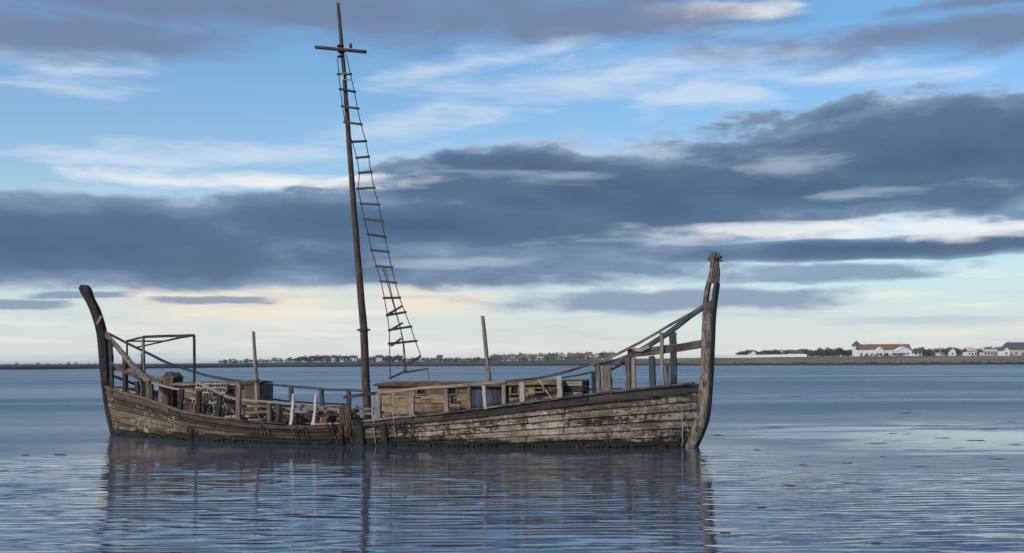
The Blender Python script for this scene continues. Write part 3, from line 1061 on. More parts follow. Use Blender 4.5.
sweep('pulley_block', [at(350.8, 47.8, -.16), at(350.6, 43.8, -.16)], .10, .12, 'dark_wood', yard, round_=8, step=.04)
# small pale bracket near the head
for (a, b_, c_, d_) in ((341.5, 73, 350.5, 74), (342.5, 79.5, 350.5, 80)):
    sweep('bracket', [at(a, b_, -.16), at(c_, d_, -.16)], .04, .04, 'pale_wood', mast, step=.1)
sweep('bracket', [at(342.5, 73, -.16), at(343.3, 80, -.16)], .04, .05, 'white_wood', mast, step=.1)
q0 = at(257.5, 400, -1.25); q0.z = deck_z(q0.x)
sweep('pole', [q0, at(256.5, 382, -1.25), at(253.2, 331.5, -1.25)], .15, .15, 'grey_wood', ship, round_=8, taper=(1.1, .8), wob=.03, ragged=.05)
sweep('pole_pin', [at(255, 381.5, -1.4), at(259.5, 380, -1.1)], .06, .06, 'iron', ship, wob=0, step=.1)
q0 = at(492, 404, .9); q0.z = deck_z(q0.x)
sweep('pole', [q0, at(489.5, 382, .9), at(482.6, 316.5, .9)], .17, .17, 'grey_wood', ship, round_=8, taper=(1.1, .85), wob=.03, ragged=.06)

# ------------------------------------------------------------------ stern awning frame
AW = 'dark_wood'
def bar(p, q, w, mat=AW, name='awning_bar'):
    return sweep(name, [at(*p), at(*q)], w, w, mat, ship, wob=.02, step=.2)
n1, n2 = (143.5, 337, -1.1), (194, 335.3, -1.1)
bar(n1, n2, .10)
f1, f2 = (127, 341, .9), (161, 341.5, .9)
bar(f1, f2, .07); bar(n1, f1, .07); bar(f2, n2, .07); bar((137, 347, .2), (162, 341.8, .8), .06)
q1 = at(144.6, 405, -1.1); q1.z = deck_z(q1.x) - .05
sweep('awning_post', [q1, at(144, 370, -1.1), at(*n1)], .09, .09, 'grey_wood', ship, wob=.02)
q1 = at(141.8, 400, -.6); q1.z = deck_z(q1.x) - .05
sweep('awning_post', [q1, at(141.8, 353, -.6)], .07, .07, 'grey_wood', ship, wob=.02)
q1 = at(194.3, 395, -1.1); q1.z = deck_z(q1.x) - .05
sweep('awning_post', [q1, at(*n2)], .08, .08, 'dark_wood', ship, wob=.02)
q1 = at(127.5, 395, .9); q1.z = deck_z(q1.x) - .05
sweep('awning_post', [q1, at(*f1)], .06, .06, 'dark_wood', ship, wob=.02)


# ------------------------------------------------------------------ deckhouses (parts of the ship)
def deckhouse(x0, x1, y0, y1, ztop, rows, pieces, wall_mat, roof_mat, windows=(), door=None, roof_over=0.09, vertical=False, slope=0.0, rs=5):
    rd = random.Random(rs)
    house = empty('deckhouse', (0, 0, 0))
    house.parent = ship
    zb = lambda x: deck_z(x) - 0.08
    zt = lambda x: ztop + slope * (x - x0)
    # dark inner shell
    vs_, fs_ = [], []
    for x in (x0 + .06, x1 - .06):
        for y in (y0 + .06, y1 - .06):
            vs_ += [(x, y, zb(x)), (x, y, zt(x) - .03)]
    fs_ = [(0, 1, 3, 2), (4, 6, 7, 5), (0, 4, 5, 1), (2, 3, 7, 6), (1, 5, 7, 3), (0, 2, 6, 4)]
    mesh('inner_wall', vs_, fs_, 'dark_wood', house, [(v[0], v[2]) for v in vs_])
    def wall(yw, blocked):
        if vertical:
            n = max(3, int((x1 - x0) / .17))
            for i in range(n):
                xa = x0 + (x1 - x0) * i / n; xb = x0 + (x1 - x0) * (i + 1) / n - .008
                box('wall_plank', (xa, yw - .02, zb(xa)), (xb, yw + .02, zt(xa) - rd.uniform(.02, .05)), wall_mat, house)
            return
        for r_ in range(rows):
            e = [x0] + sorted(x0 + (x1 - x0) * (k + rd.uniform(-.25, .25)) / pieces for k in range(1, pieces)) + [x1]
            for xa, xb in zip(e, e[1:]):
                zm0 = zb((xa + xb) / 2); zm1 = zt((xa + xb) / 2)
                za = zm0 + (zm1 - zm0) * r_ / rows + .004; zc = zm0 + (zm1 - zm0) * (r_ + 1) / rows - .012
                segs = [(xa, xb)]
                for (wx0, wx1, wz0, wz1) in blocked:
                    if wz0 < zc - .01 and wz1 > za + .01:
                        ns = []
                        for (s0, s1) in segs:
                            if wx1 <= s0 or wx0 >= s1: ns.append((s0, s1)); continue
                            if wx0 > s0: ns.append((s0, wx0))
                            if wx1 < s1: ns.append((wx1, s1))
                        segs = ns
                for (s0, s1) in segs:
                    if s1 - s0 > .05:
                        o_ = rd.uniform(-.012, .012)
                        if zm1 != zm0:
                            sweep('wall_plank', [(s0 + .004, yw + o_, (za + zc) / 2 + rd.uniform(-.008, .008)), (s1 - .004, yw + o_, (za + zc) / 2 + rd.uniform(-.008, .008))], .04, zc - za, wall_mat, house, jit=.01, wob=.012)
    blk = list(windows) + ([door] if door else [])
    wall(y0, blk)
    wall(y1, [])
    # end boards
    for xe in (x0, x1):
        n = max(3, int((y1 - y0 - .1) / .22))
        for i in range(n):
            ya = y0 + .05 + (y1 - y0 - .1) * i / n; yb = y0 + .05 + (y1 - y0 - .1) * (i + 1) / n - .01
            box('end_plank', (xe - .02, ya, zb(xe)), (xe + .02, yb, zt(xe) - .03), wall_mat, house)
    for (wx0, wx1, wz0, wz1) in windows:
        f = empty('window', (0, 0, 0)); f.parent = house
        mesh('pane', [(wx0, y0 + .03, wz0), (wx1, y0 + .03, wz0), (wx1, y0 + .03, wz1), (wx0, y0 + .03, wz1)], [(0, 1, 2, 3)], 'pane', f)
        e = .025
        for (a, b_) in (((wx0 - e, wz1 + .02), (wx1 + e, wz1 + .02)), ((wx0 - e, wz0 - .02), (wx1 + e, wz0 - .02)), ((wx0, wz0), (wx0, wz1)), ((wx1, wz0), (wx1, wz1))):
            sweep('window_frame', [(a[0], y0 - .03, a[1]), (b_[0], y0 - .03, b_[1])], .05, .045, roof_mat, f, wob=.004, step=.3)
    if door:
        dx0, dx1, dz0, dz1 = door
        n = max(3, int((dx1 - dx0) / .2))
        dd = empty('door', (0, 0, 0)); dd.parent = house
        for i in range(n):
            box('door_board', (dx0 + (dx1 - dx0) * i / n, y0 + .0, dz0), (dx0 + (dx1 - dx0) * (i + 1) / n - .008, y0 + .045, dz1), 'blue_wood', dd)
    # roof boards run across
    n = max(6, int((x1 - x0 + 2 * roof_over) / .24))
    for i in range(n):
        xa = x0 - roof_over + (x1 - x0 + 2 * roof_over) * i / n
        xb = x0 - roof_over + (x1 - x0 + 2 * roof_over) * (i + 1) / n - .01
        zz = zt(xa) + rd.uniform(0, .012)
        ym = (y0 + y1) / 2
        sweep('roof_board', [((xa + xb) / 2, y0 - roof_over, zz + .02), ((xa + xb) / 2, ym, zz + .07), ((xa + xb) / 2, y1 + roof_over, zz + .02)], xb - xa, .035, roof_mat, house, up=(0, 0, 1), wob=.006, step=.6)
    sweep('roof_edge', [(x0 - roof_over - .02, y0 - roof_over - .03, zt(x0) - .02), (x1 + roof_over, y0 - roof_over - .03, zt(x1) - .02)], .05, .09, roof_mat, house, wob=.02)
    return house


Y0 = -1.35
xa = at(378, 400, Y0).x; xb = at(505, 400, Y0).x
zt_ = at(440, 384.8, Y0).z
w = lambda a, b_, c_, d_: (at(a, 390, Y0).x, at(b_, 390, Y0).x, at((a + b_) / 2, d_, Y0).z, at((a + b_) / 2, c_, Y0).z)
deckhouse(xa, xb, Y0, 1.2, zt_, 4, 3, 'ochre_wood', 'red_wood',
          windows=(w(418, 426, 388.5, 394), w(449, 457, 388, 394)), door=w(470, 503, 386, 409), rs=5)
xa2 = at(509, 396, Y0).x; xb2 = at(559, 396, Y0).x
deckhouse(xa2, xb2, Y0, 1.0, at(530, 383.5, Y0).z, 4, 2, 'ochre_wood', 'ochre_wood',
          windows=(w(511, 519, 387, 393.5), w(535, 544, 388.5, 391.5)), rs=8, slope=.02)
xa3 = at(178, 395, -1.1).x; xb3 = at(239, 395, -1.1).x
w3 = lambda a, b_, c_, d_: (at(a, 390, -1.1).x, at(b_, 390, -1.1).x, at((a + b_) / 2, d_, -1.1).z, at((a + b_) / 2, c_, -1.1).z)
deckhouse(xa3, xb3, -1.1, 1.0, at(210, 384, -1.1).z, 4, 3, 'brown_wood', 'grey_wood', windows=(w3(228, 236, 388.5, 394),), rs=12)
xa4 = at(241.5, 395, -1.0).x; xb4 = at(260, 395, -1.0).x
deckhouse(xa4, xb4, -1.0, -.1, at(255, 383, -1.0).z, 4, 2, 'brown_wood', 'brown_wood', vertical=True, rs=15, roof_over=.03)


# ------------------------------------------------------------------ loose things on and over the ship
def on_deck(px, py, y):
    q = at(px, py, y); q.z = deck_z(q.x) - .02
    return q


# plank locker by the stern
c0 = on_deck(166, 398, -.75)
lk = thing('locker', 'upright weathered plank locker behind the aft rail posts', 'locker', c0)
zt1 = at(166, 378, -.75).z
for i in range(4):
    xx = c0.x - .34 + i * .17
    box('side_plank', (xx, -.75 - .02, c0.z), (xx + .16, -.75 + .02, zt1 - random.uniform(0, .06)), 'grey_wood' if i < 2 else 'brown_wood', lk)
    box('back_plank', (xx, -.15 - .02, c0.z), (xx + .16, -.15 + .02, zt1), 'dark_wood', lk)
for xx in (c0.x - .36, c0.x + .34):
    for j in range(3):
        box('end_plank', (xx, -.72 + j * .19, c0.z), (xx + .03, -.72 + j * .19 + .18, zt1 - .02), 'dark_wood', lk)
for j in range(3):
    box('lid_plank', (c0.x - .4, -.78 + j * .23, zt1), (c0.x + .4, -.78 + j * .23 + .21, zt1 + .04), 'brown_wood', lk)

# dark tarpaulin heaped on the locker and house
def heap(name, label, cat, ctr, rx, ry, h, mat, rough_=.35, seed=1.0, nu=36, nv=14, flat_=False):
    o = thing(name, label, cat, ctr)
    verts, faces, uvs = [], [], []
    for i in range(nv + 1):
        r_ = i / nv
        for j in range(nu):
            a = 2 * math.pi * j / nu
            d = Vector((math.cos(a), math.sin(a), 0))
            k = 1 + .25 * noise.noise(d * 1.7 + Vector((seed, 0, 0)))
            zz = h * max(0, (1 - r_ ** 4)) * (1 + rough_ * 2 * noise.noise(Vector((d.x * r_ * 3, d.y * r_ * 3, seed)))) + .03 * noise.noise(Vector((d.x * r_ * 9, d.y * r_ * 9, seed + 4)))
            verts.append(Vector((d.x * r_ * rx * k, d.y * r_ * ry * k, max(zz, 0) if i < nv else 0)))
            uvs.append((verts[-1].x, verts[-1].y))
    for i in range(nv):
        for j in range(nu):
            a = i * nu + j; b_ = i * nu + (j + 1) % nu
            faces.append((a, a + nu, b_ + nu, b_))
    faces.append(tuple(nv * nu + j for j in range(nu - 1, -1, -1)))
    o.name = 'tmp'
    m_ = mesh('cloth' if cat == 'tarpaulin' else 'heap', verts, faces, mat, o, uvs, smooth=True)
    o.name = name
    return o


tc_ = Vector((c0.x + .1, -.45, zt1 + .04))
hp = heap('tarpaulin', 'dark crumpled tarpaulin lying on top of the plank locker', 'tarpaulin', tc_, .40, .32, .15, 'tarp', seed=2.2)

# slatted panel leaning on the aft deckhouse
c0 = on_deck(206, 402, -1.75)
pn = thing('slatted_panel', 'pale wooden lattice panel leaning against the aft deckhouse', 'panel', c0)
def lean(u, v_):  # u along, v up
    p = at(192 + 30 * u, 404 - 21 * v_, -1.9 + .65 * v_)
    p.x += .25 * v_
    return p
for i in range(11):
    u = i / 10
    sweep('slat', [lean(u, 0), lean(u, 1)], .03, .055, 'pale_wood', pn, wob=.015, step=.3)
for v_ in (.06, .3, .55, .78, .96):
    sweep('cross_slat', [lean(-.02, v_) + Vector((0, -.04, 0)), lean(1.02, v_) + Vector((0, -.04, 0))], .03, .05, 'pale_wood', pn, wob=.01, step=.3)

# hoops and rope in the aft waist
for k, (a, b_, r_, tl) in enumerate(((190, 406, .40, .2), (204, 409, .44, -.15), (217, 407, .42, .35), (226, 405, .34, -.3))):
    c0 = at(a, b_, -2.05 + .06 * k)
    c0.y = -min(2.05, half_breadth(tt(c0.x)) - .35) + .05 * k
    z0 = deck_z(c0.x) - .02
    c0 = at(a, b_, c0.y); c0.z = z0 + r_ * .95
    th = thing('rope_hoop', 'pale rope hoop standing on edge behind the dark aft waist posts', 'hoop', Vector((c0.x, c0.y, z0)), 'rope hoops along the aft waist')
    pts = [c0 + Vector((math.cos(q * math.pi / 10) * r_ * (1 + .06 * math.sin(3 * q)), math.sin(q * math.pi / 10) * .25 * tl + .03 * math.sin(q), math.sin(q * math.pi / 10) * r_ * .92)) for q in range(21)]
    sweep('ring', pts, .05, .05, 'rope', th, round_=7, step=.08, wob=.02)

# rope coils lying along the waist
def coil(px, py, y, r_, turns, mat, label):
    c0 = on_deck(px, py, y); c0.z += .03
    th = thing('rope_coil', label, 'rope', c0)
    pts = []
    for q in range(turns * 14 + 1):
        a = q * 2 * math.pi / 14
        k = r_ * (1 + .12 * math.sin(a * .37 + px) + .1 * noise.noise(Vector((a, px, 0))))
        pts.append(c0 + Vector((math.cos(a) * k, math.sin(a) * k * .8, .03 + .045 * q / 14 + .03 * noise.noise(Vector((a * 2, 0, px))))))
    sweep('rope', pts, .05, .05, mat, th, round_=6, step=.12, wob=.02)
    return th
coil(256, 414, -1.85, .35, 5, 'rope', 'loose coil of pale rope beside the aft deckhouse end')
coil(282, 416, -2.0, .38, 4, 'dark_rope', 'dark rope coil on deck near the crooked white posts')
coil(392, 410, -1.95, .3, 5, 'rope', 'rope coil standing before the long deckhouse near the mast')

# net heap and planks amidships
c0 = on_deck(333, 414, -1.75)
nh = heap('fishing_net', 'reddish brown heap of fishing net by the broken bulwark', 'net', c0, .62, .5, .42, 'net', rough_=.8, seed=5.5)
rn = random.Random(9)
for i in range(26):
    a = rn.uniform(0, 6.28); r0 = rn.uniform(.15, .55)
    p0 = c0 + Vector((math.cos(a) * r0, math.sin(a) * r0 * .8, .05))
    p2 = p0 + Vector((rn.uniform(-.35, .35), rn.uniform(-.3, .3), rn.uniform(-.02, .1)))
    p1 = (p0 + p2) / 2 + Vector((0, 0, rn.uniform(.2, .42)))
    sweep('strand', [p0, p1, p2], .035, .035, rn.choice(['net', 'rope', 'dark_rope']), nh, round_=5, step=.08, wob=.03)
for i, (a, b_, c_, d_, yy, m_) in enumerate(((262, 411, 300, 413, -1.5, 'grey_wood'), (240, 410, 272, 404, -1.7, 'brown_wood'), (296, 408, 330, 412, -1.2, 'dark_wood'), (276, 404, 312, 415, -1.9, 'brown_wood'), (352, 418, 380, 416, -1.6, 'dark_wood'))):
    p0 = on_deck(a, b_, yy); p1 = on_deck(c_, d_, yy + .2)
    p0.z += .05 + .05 * (i % 3); p1.z += .12 + .09 * (i % 2)
    th = thing('loose_plank', ['grey plank lying beside the dark rope coil', 'brown plank lying against the aft deckhouse corner', 'dark plank lying beside the net heap', 'brown plank lying slantwise under the white posts', 'dark plank lying at the mast foot'][i], 'plank', p0)
    sweep('board', [p0, p1], .2, .05, m_, th, wob=.02, ragged=.06)

for (a, b_, yy, rx_, hh_, m_, lb, sd_) in ((300, 414, -1.5, .55, .34, 'net', 'low brown tangle of net between the two white posts', 3.3), (264, 413, -1.5, .5, .3, 'dark_rope', 'dark tangle of old rope behind the short aft posts', 7.7), (352, 413, -1.6, .4, .4, 'net', 'brown tangle of rope and net at the mast foot', 9.1), (281, 412, -.6, .8, .36, 'weed', 'dark mossy heap of debris inboard of the aft rail', 4.4), (316, 412, -.5, .8, .34, 'dark_rope', 'dark debris heap inboard of the white posts', 6.1), (245, 413, -1.75, .35, .3, 'brown_wood', 'brown splintered debris at the dark deckhouse corner', 2.9)):
    c0 = on_deck(a, b_, yy)
    hp_ = heap('rope_tangle', lb, 'rope', c0, rx_, .45, hh_, m_, rough_=.9, seed=sd_)
    for i in range(18):
        an = rn.uniform(0, 6.28); r0 = rn.uniform(.1, .5)
        p0 = c0 + Vector((math.cos(an) * r0, math.sin(an) * r0 * .7, .05))
        p2 = p0 + Vector((rn.uniform(-.4, .4), rn.uniform(-.3, .2), rn.uniform(-.02, .1)))
        p1 = (p0 + p2) / 2 + Vector((0, 0, rn.uniform(.15, .4)))
        sweep('strand', [p0, p1, p2], .035, .035, rn.choice(['net', 'rope', 'dark_rope', 'weed']), hp_, round_=5, step=.08, wob=.03)
# grey crate forward
c0 = on_deck(572, 394, -.9)
ck = thing('crate', 'dark grey slatted crate in front of the fore deckhouse end', 'crate', c0)
cw = .36
zt2 = at(572, 380.5, -.9).z
for r_ in range(4):
    z0 = c0.z + .02 + (zt2 - c0.z - .02) * r_ / 4; z1 = c0.z + .02 + (zt2 - c0.z - .02) * (r_ + 1) / 4 - .02
    for yy in (-.9, -.15):
        box('slat', (c0.x - cw, yy - .015, z0), (c0.x + cw, yy + .015, z1), 'grey_wood' if r_ % 2 else 'dark_wood', ck)
    for xx in (c0.x - cw - .02, c0.x + cw + .02):
        box('slat', (xx - .015, -.9, z0), (xx + .015, -.15, z1), 'dark_wood', ck)
for xx in (c0.x - cw + .05, c0.x + cw - .05):
    for yy in (-.87, -.18):
        box('corner_post', (xx - .03, yy - .02, c0.z), (xx + .03, yy + .03, zt2), 'dark_wood', ck)
for j in range(4):
    box('lid_board', (c0.x - cw - .03, -.93 + j * .2, zt2), (c0.x + cw + .03, -.93 + j * .2 + .18, zt2 + .03), 'grey_wood', ck)

# leaning stick
q0 = on_deck(556, 402, -1.9)
th = thing('broken_stick', 'thin pale stick leaning across the fore deckhouse wall', 'stick', q0)
sweep('stick', [q0, at(537, 377.5, -1.45)], .04, .04, 'pale_wood', th, round_=6, wob=.02)

# ropes and weed hanging over the side
def hang(px, y0, y1, label, mat='rope', wd=.04, name='hanging_rope', strands=1, sp=0.0):
    q0 = near(px, y0, -.07)
    th = thing(name, label, 'rope', Vector((q0.x, q0.y, near(px, y1, -.07).z)))
    rr_ = random.Random(px * 7)
    for s_ in range(strands):
        ax = px + (rr_.uniform(-sp, sp) if strands > 1 else 0)
        yb = y1 - (rr_.uniform(0, 14) if strands > 1 else 0)
        ya = y0 + (rr_.uniform(0, 6) if strands > 1 else 0)
        pts = []
        for k in range(7):
            py = ya + (yb - ya) * k / 6
            q = near(ax + (rr_.uniform(-.8, .8) if k else 0), py, -.07)
            h_ = None
            # follow the planking as it tucks in
            t = tt(q.x); wv2 = max(0.0, min(1.0, (q.z - ZB) / (zs(t) - ZB)))
            if q.z < zs(t):
                q.y = hull(t, wv2, -1, .075 + rr_.uniform(0, .05) * (strands > 1)).y
            pts.append(q)
        sweep('strand', pts, wd, wd, mat if strands == 1 else rr_.choice(['dark_rope', 'weed', 'net', 'brown_wood']), th, round_=6, step=.1, wob=.03, taper=(1, .8))
    return th
hang(373, 396, 445, 'pale rope hanging straight down the hull beside the mast foot')
hang(394, 393, 438, 'pale rope hanging over the side by the long deckhouse', wd=.04)
hang(412, 415, 438, 'short frayed rope hanging below the first fore post', 'net', .05)
hang(345.5, 402, 446, 'thick dark bundle of old ropes hanging over the broken waist', wd=.07, name='rope_bundle', strands=16, sp=5.5)
hang(331, 421, 440, 'thin ragged weed strands hanging below the net heap', wd=.035, name='hanging_weed', strands=8, sp=6)
hang(682, 412, 447, 'pale rope slanting down the bow planking', wd=.035)
for (a, b_, c_) in ((357, 420, 446), (383, 424, 446)):
    q0 = near(a, b_, -.05); q1 = near(a + .5, c_, -.02)
    q1.y = hull(tt(q1.x), .38, -1, .07).y
    sweep('dark_gap_board', [q0, q1], .10, .42 if a < 370 else .22, 'dark_wood', ship, wob=.03, ragged=.1)  # dark boards added in place of dark gaps in the hull side
for (a, b_, c_, lb) in ((190, 424, 440, 'dark weed clump hanging low below the aft waist posts'), (262, 425, 440, 'ragged weed hanging under the aft rope tangle'), (300, 426, 441, 'ragged weed hanging under the white posts'), (402, 421, 440, 'brown weed strands hanging below the long deckhouse')):
    hang(a, b_, c_, lb, wd=.04, name='hanging_weed', strands=9, sp=9)

# ------------------------------------------------------------------ rope ladder (shrouds)
rungs = [((338.7, 74), (350.6, 74)), ((340.5, 89), (354.4, 92)), ((342.5, 106), (357.5, 108.5)), ((345, 122), (361, 124.5)),
         ((352.5, 142), (365.6, 141)), ((357, 158), (368.5, 156.5)), ((359.5, 173), (371, 172)), ((358, 188.5), (374, 187.5)), ((361, 203.5), (378.5, 204.5)),
         ((364.5, 219), (382, 221)), ((368.5, 234), (385, 237)), ((371.7, 250), (388, 252)), ((376.5, 266), (391.5, 267.5)), ((381, 281), (395.5, 283)),
         ((384.5, 298), (399.5, 297.5)), ((387.5, 315.5), (405, 312)), ((389.5, 330), (410.5, 326.5)), ((389.5, 343.8), (415.5, 341))]
def lat(py): return -0.05 + (-1.15 + .05) * (py - 55) / (375 - 55)
lbase = at(405, 380, -1.0)
lad = thing('rope_ladder', 'rope ladder with dark wooden rungs hanging from the mast head', 'ladder', lbase)
for i, (a, b_) in enumerate(rungs):
    y_ = lat((a[1] + b_[1]) / 2)
    ex = 1.3
    sweep('rung', [at(a[0] - ex, a[1], y_), at(b_[0] + ex, b_[1], y_)], .07, .08, 'dark_wood', lad, jit=.01, wob=.015, step=.15)
for (a, b_) in (((388, 314.5), (402, 306.5)), ((389, 331), (402.5, 323)), ((391, 346), (401, 338.5)), ((404, 366.5), (420.5, 356)), ((389.5, 378.5), (406, 370.5)), ((404, 372.5), (428, 369))):
    y_ = lat((a[1] + b_[1]) / 2)
    sweep('rung', [at(*a, y_), at(*b_, y_)], .06, .07, 'dark_wood', lad, jit=.01, wob=.02, step=.15)['label'] = 'slipped rung'
lp = [(337.5, 56)] + [a for a, b_ in rungs] + [(390, 362), (390, 378)]
rp = [(346, 54)] + [b_ for a, b_ in rungs] + [(421, 356)]
mp = [((a[0] + b_[0]) / 2 + .5, (a[1] + b_[1]) / 2) for a, b_ in rungs[12:]] + [(405, 372)]
for ps in (lp, rp, mp, [(x - 2.2 + .6 * i, y) for i, (x, y) in enumerate(mp)]):
    sweep('side_rope', [at(x, y, lat(y)) for x, y in ps], .035, .035, 'dark_rope', lad, round_=5, step=.4, wob=.01, jit=.002)
sweep('side_rope', [at(428, 369, lat(369)), at(429, 380, lat(380))], .025, .025, 'dark_rope', lad, round_=5, step=.2, wob=.01, jit=.002)

# ------------------------------------------------------------------ mostly dark ripples, put in as thin weed-coloured patches
ripple_darks = [(763, 398, 14), (792, 396.5, 26), (875, 399, 22), (906, 413, 22), (775, 427.5, 24), (716, 435, 12), (899, 433.5, 22), (931, 425.5, 26),
         (943, 438, 18), (876, 443.5, 22), (915, 450, 20), (886, 457, 12), (845, 463, 14), (1000, 459, 20), (1000, 469.5, 24), (790, 485.5, 16), (852, 483, 18),
         (952, 493.5, 12), (762, 507.5, 12), (880, 543.5, 26), (725, 532.5, 10), (986, 545, 10), (1015, 421.5, 16), (1016, 444.5, 14), (975, 440.5, 20),
         (985, 429, 30), (960, 448, 16), (920, 467, 16), (60, 454.5, 16), (28, 455, 10), (758, 450, 8), (802, 465, 8)]
rw = random.Random(21)
for (a, b_, wpx) in ripple_darks:
    c0 = on_water(a, b_)
    rx = wpx / F * c0.y * .5
    ry = 1.0 / (F * HC) * c0.y ** 2 * rw.uniform(.3, .6)
    verts, faces = [], []
    nu = 16
    for q_ in range(rw.randint(3, 6)):
        cxx = rw.uniform(-.75, .75) * rx; cyy = rw.uniform(-1.0, 1.0) * ry
        sx = rx * rw.uniform(.3, .9); sy = ry * rw.uniform(.15, .4)
        sdd = rw.random() * 90
        b0_ = len(verts)
        for i, r_ in enumerate((0.02, .5, 1.0)):
            for j in range(nu):
                an = 2 * math.pi * j / nu
                k = 1 + 1.2 * noise.noise(Vector((math.cos(an) * 2.6, math.sin(an) * 2.6, sdd)))
                zz = [.007, .005, -.004][i] + .003 * noise.noise(Vector((r_ * 4, j, sdd)))
                verts.append((cxx + math.cos(an) * r_ * sx * k, cyy + math.sin(an) * r_ * sy * k + .3 * sy * math.sin(r_ * math.cos(an) * 3 + sdd), zz))
        for i in range(2):
            for j in range(nu):
                p_ = b0_ + i * nu + j; q2 = b0_ + i * nu + (j + 1) % nu
                faces.append((p_, p_ + nu, q2 + nu, q2))
    o = mesh('ripple_streak', verts, faces, 'weed', smooth=True, loc=c0)
    if a < 100: tag(o, 'small dark ripple streak put on open water off the stern post', 'ripple', 'dark ripple streaks off the stern')
    else: tag(o, 'dark flat ripple streak put on open water off the bow', 'ripple', 'dark ripple streaks off the bow')


# ------------------------------------------------------------------ far shore: houses and trees
def ground_at(px, d):
    y0 = shore_y(px)
    return Vector(((px - CX) / F * y0 * (1 + d / y0), y0 + d, land_z(px, d)))


def house(name, label, px0, px1, d, wh, rh_, wall, roof, depth=8.0, gable=False, wins=4, chim=1, group=None, door=True, hip=0.0):
    pc = (px0 + px1) / 2
    b0 = ground_at(pc, d)
    wd = (px1 - px0) / F * b0.y
    o = empty(name, b0)
    tag(o, label, 'house', group)
    x0, x1 = -wd / 2, wd / 2
    def cuboid(nm, a, c, mat, par):
        (ax, ay, az_), (cx_, cy_, cz_) = a, c
        v_ = [(ax, ay, az_), (cx_, ay, az_), (cx_, cy_, az_), (ax, cy_, az_), (ax, ay, cz_), (cx_, ay, cz_), (cx_, cy_, cz_), (ax, cy_, cz_)]
        return mesh(nm, v_, [(0, 3, 2, 1), (4, 5, 6, 7), (0, 1, 5, 4), (1, 2, 6, 5), (2, 3, 7, 6), (3, 0, 4, 7)], mat, par)
    # wall with gable ends
    if gable:   # gable faces the water
        v_ = [(x0, 0, -.4), (x1, 0, -.4), (x1, 0, wh), (0, 0, wh + rh_), (x0, 0, wh), (x0, depth, -.4), (x1, depth, -.4), (x1, depth, wh), (0, depth, wh + rh_), (x0, depth, wh)]
        f_ = [(0, 1, 2, 3, 4), (9, 8, 7, 6, 5), (1, 6, 7, 2), (5, 0, 4, 9)]
        mesh('wall', v_, f_, wall, o)
        e = .35
        rv_ = [(x0 - e, -e, wh - .15), (0, -e, wh + rh_ + .15), (x1 + e, -e, wh - .15), (x0 - e, depth + e, wh - .15), (0, depth + e, wh + rh_ + .15), (x1 + e, depth + e, wh - .15)]
        rv_ += [(a, b_, c_ + .22) for a, b_, c_ in rv_]
        rf_ = [(6, 7, 10, 9), (7, 8, 11, 10), (0, 3, 4, 1), (1, 4, 5, 2), (0, 1, 7, 6), (1, 2, 8, 7), (3, 9, 10, 4), (4, 10, 11, 5), (0, 6, 9, 3), (2, 5, 11, 8)]
    else:
        i_ = hip * wd / 2
        v_ = [(x0, 0, -.4), (x1, 0, -.4), (x1, depth, -.4), (x0, depth, -.4), (x0, 0, wh), (x1, 0, wh), (x1, depth, wh), (x0, depth, wh)]
        f_ = [(0, 1, 5, 4), (1, 2, 6, 5), (2, 3, 7, 6), (3, 0, 4, 7)]
        if not hip:
            v_ += [(x0, depth / 2, wh + rh_), (x1, depth / 2, wh + rh_)]
            f_ += [(4, 7, 8), (5, 9, 6)]
        mesh('wall', v_, f_, wall, o)
        e = .4
        rv_ = [(x0 - e, -e, wh - .12), (x1 + e, -e, wh - .12), (x1 + e, depth + e, wh - .12), (x0 - e, depth + e, wh - .12), (x0 - e + i_, depth / 2, wh + rh_ + .12), (x1 + e - i_, depth / 2, wh + rh_ + .12)]
        rv_ += [(a, b_, c_ + .22) for a, b_, c_ in rv_]
        rf_ = [(6, 7, 11, 10), (8, 9, 10, 11), (7, 8, 11), (9, 6, 10), (0, 4, 5, 1), (2, 5, 4, 3), (1, 5, 2), (3, 4, 0), (0, 1, 7, 6), (1, 2, 8, 7), (2, 3, 9, 8), (3, 0, 6, 9)]
    rf_o = mesh('roof', rv_, rf_, roof, o)
    for c_ in range(chim):
        xx = x0 + wd * (.15 + .7 * c_ / max(1, chim - 1) if chim > 1 else .2)
        cuboid('chimney', (xx - .45, depth / 2 - .4, wh + rh_ * .6), (xx + .45, depth / 2 + .4, wh + rh_ + 1.2), wall, rf_o)
    st = max(1, int(wh / 2.6))
    for s_ in range(st):
        for k in range(wins):
            xx = x0 + wd * (k + .5) / wins
            if door and s_ == 0 and k == wins // 2:
                cuboid('door', (xx - .5, -.06, 0), (xx + .5, .02, 2.1), 'slate', o)
                continue
            cuboid('window', (xx - .55, -.06, .9 + 2.6 * s_), (xx + .55, .02, 2.1 + 2.6 * s_), 'pane', o)
    return o


# right shore
hm = house('house', 'long white house with red-brown roof beside the dark-capped tower', 859, 911, 60, 4.6, 3.2, 'white_render', 'red_tile', depth=9, wins=10, chim=2)
house('house', 'white gabled annex standing before the long red-roofed house', 897, 912, 44, 3.2, 2.6, 'white_render', 'white_render', depth=9, gable=True, wins=2, chim=0, door=False)
house('house', 'small white gabled porch house against the long red-roofed house', 878, 884, 52, 3.4, 2.2, 'white_render', 'white_render', depth=6, gable=True, wins=1, chim=0, door=False)
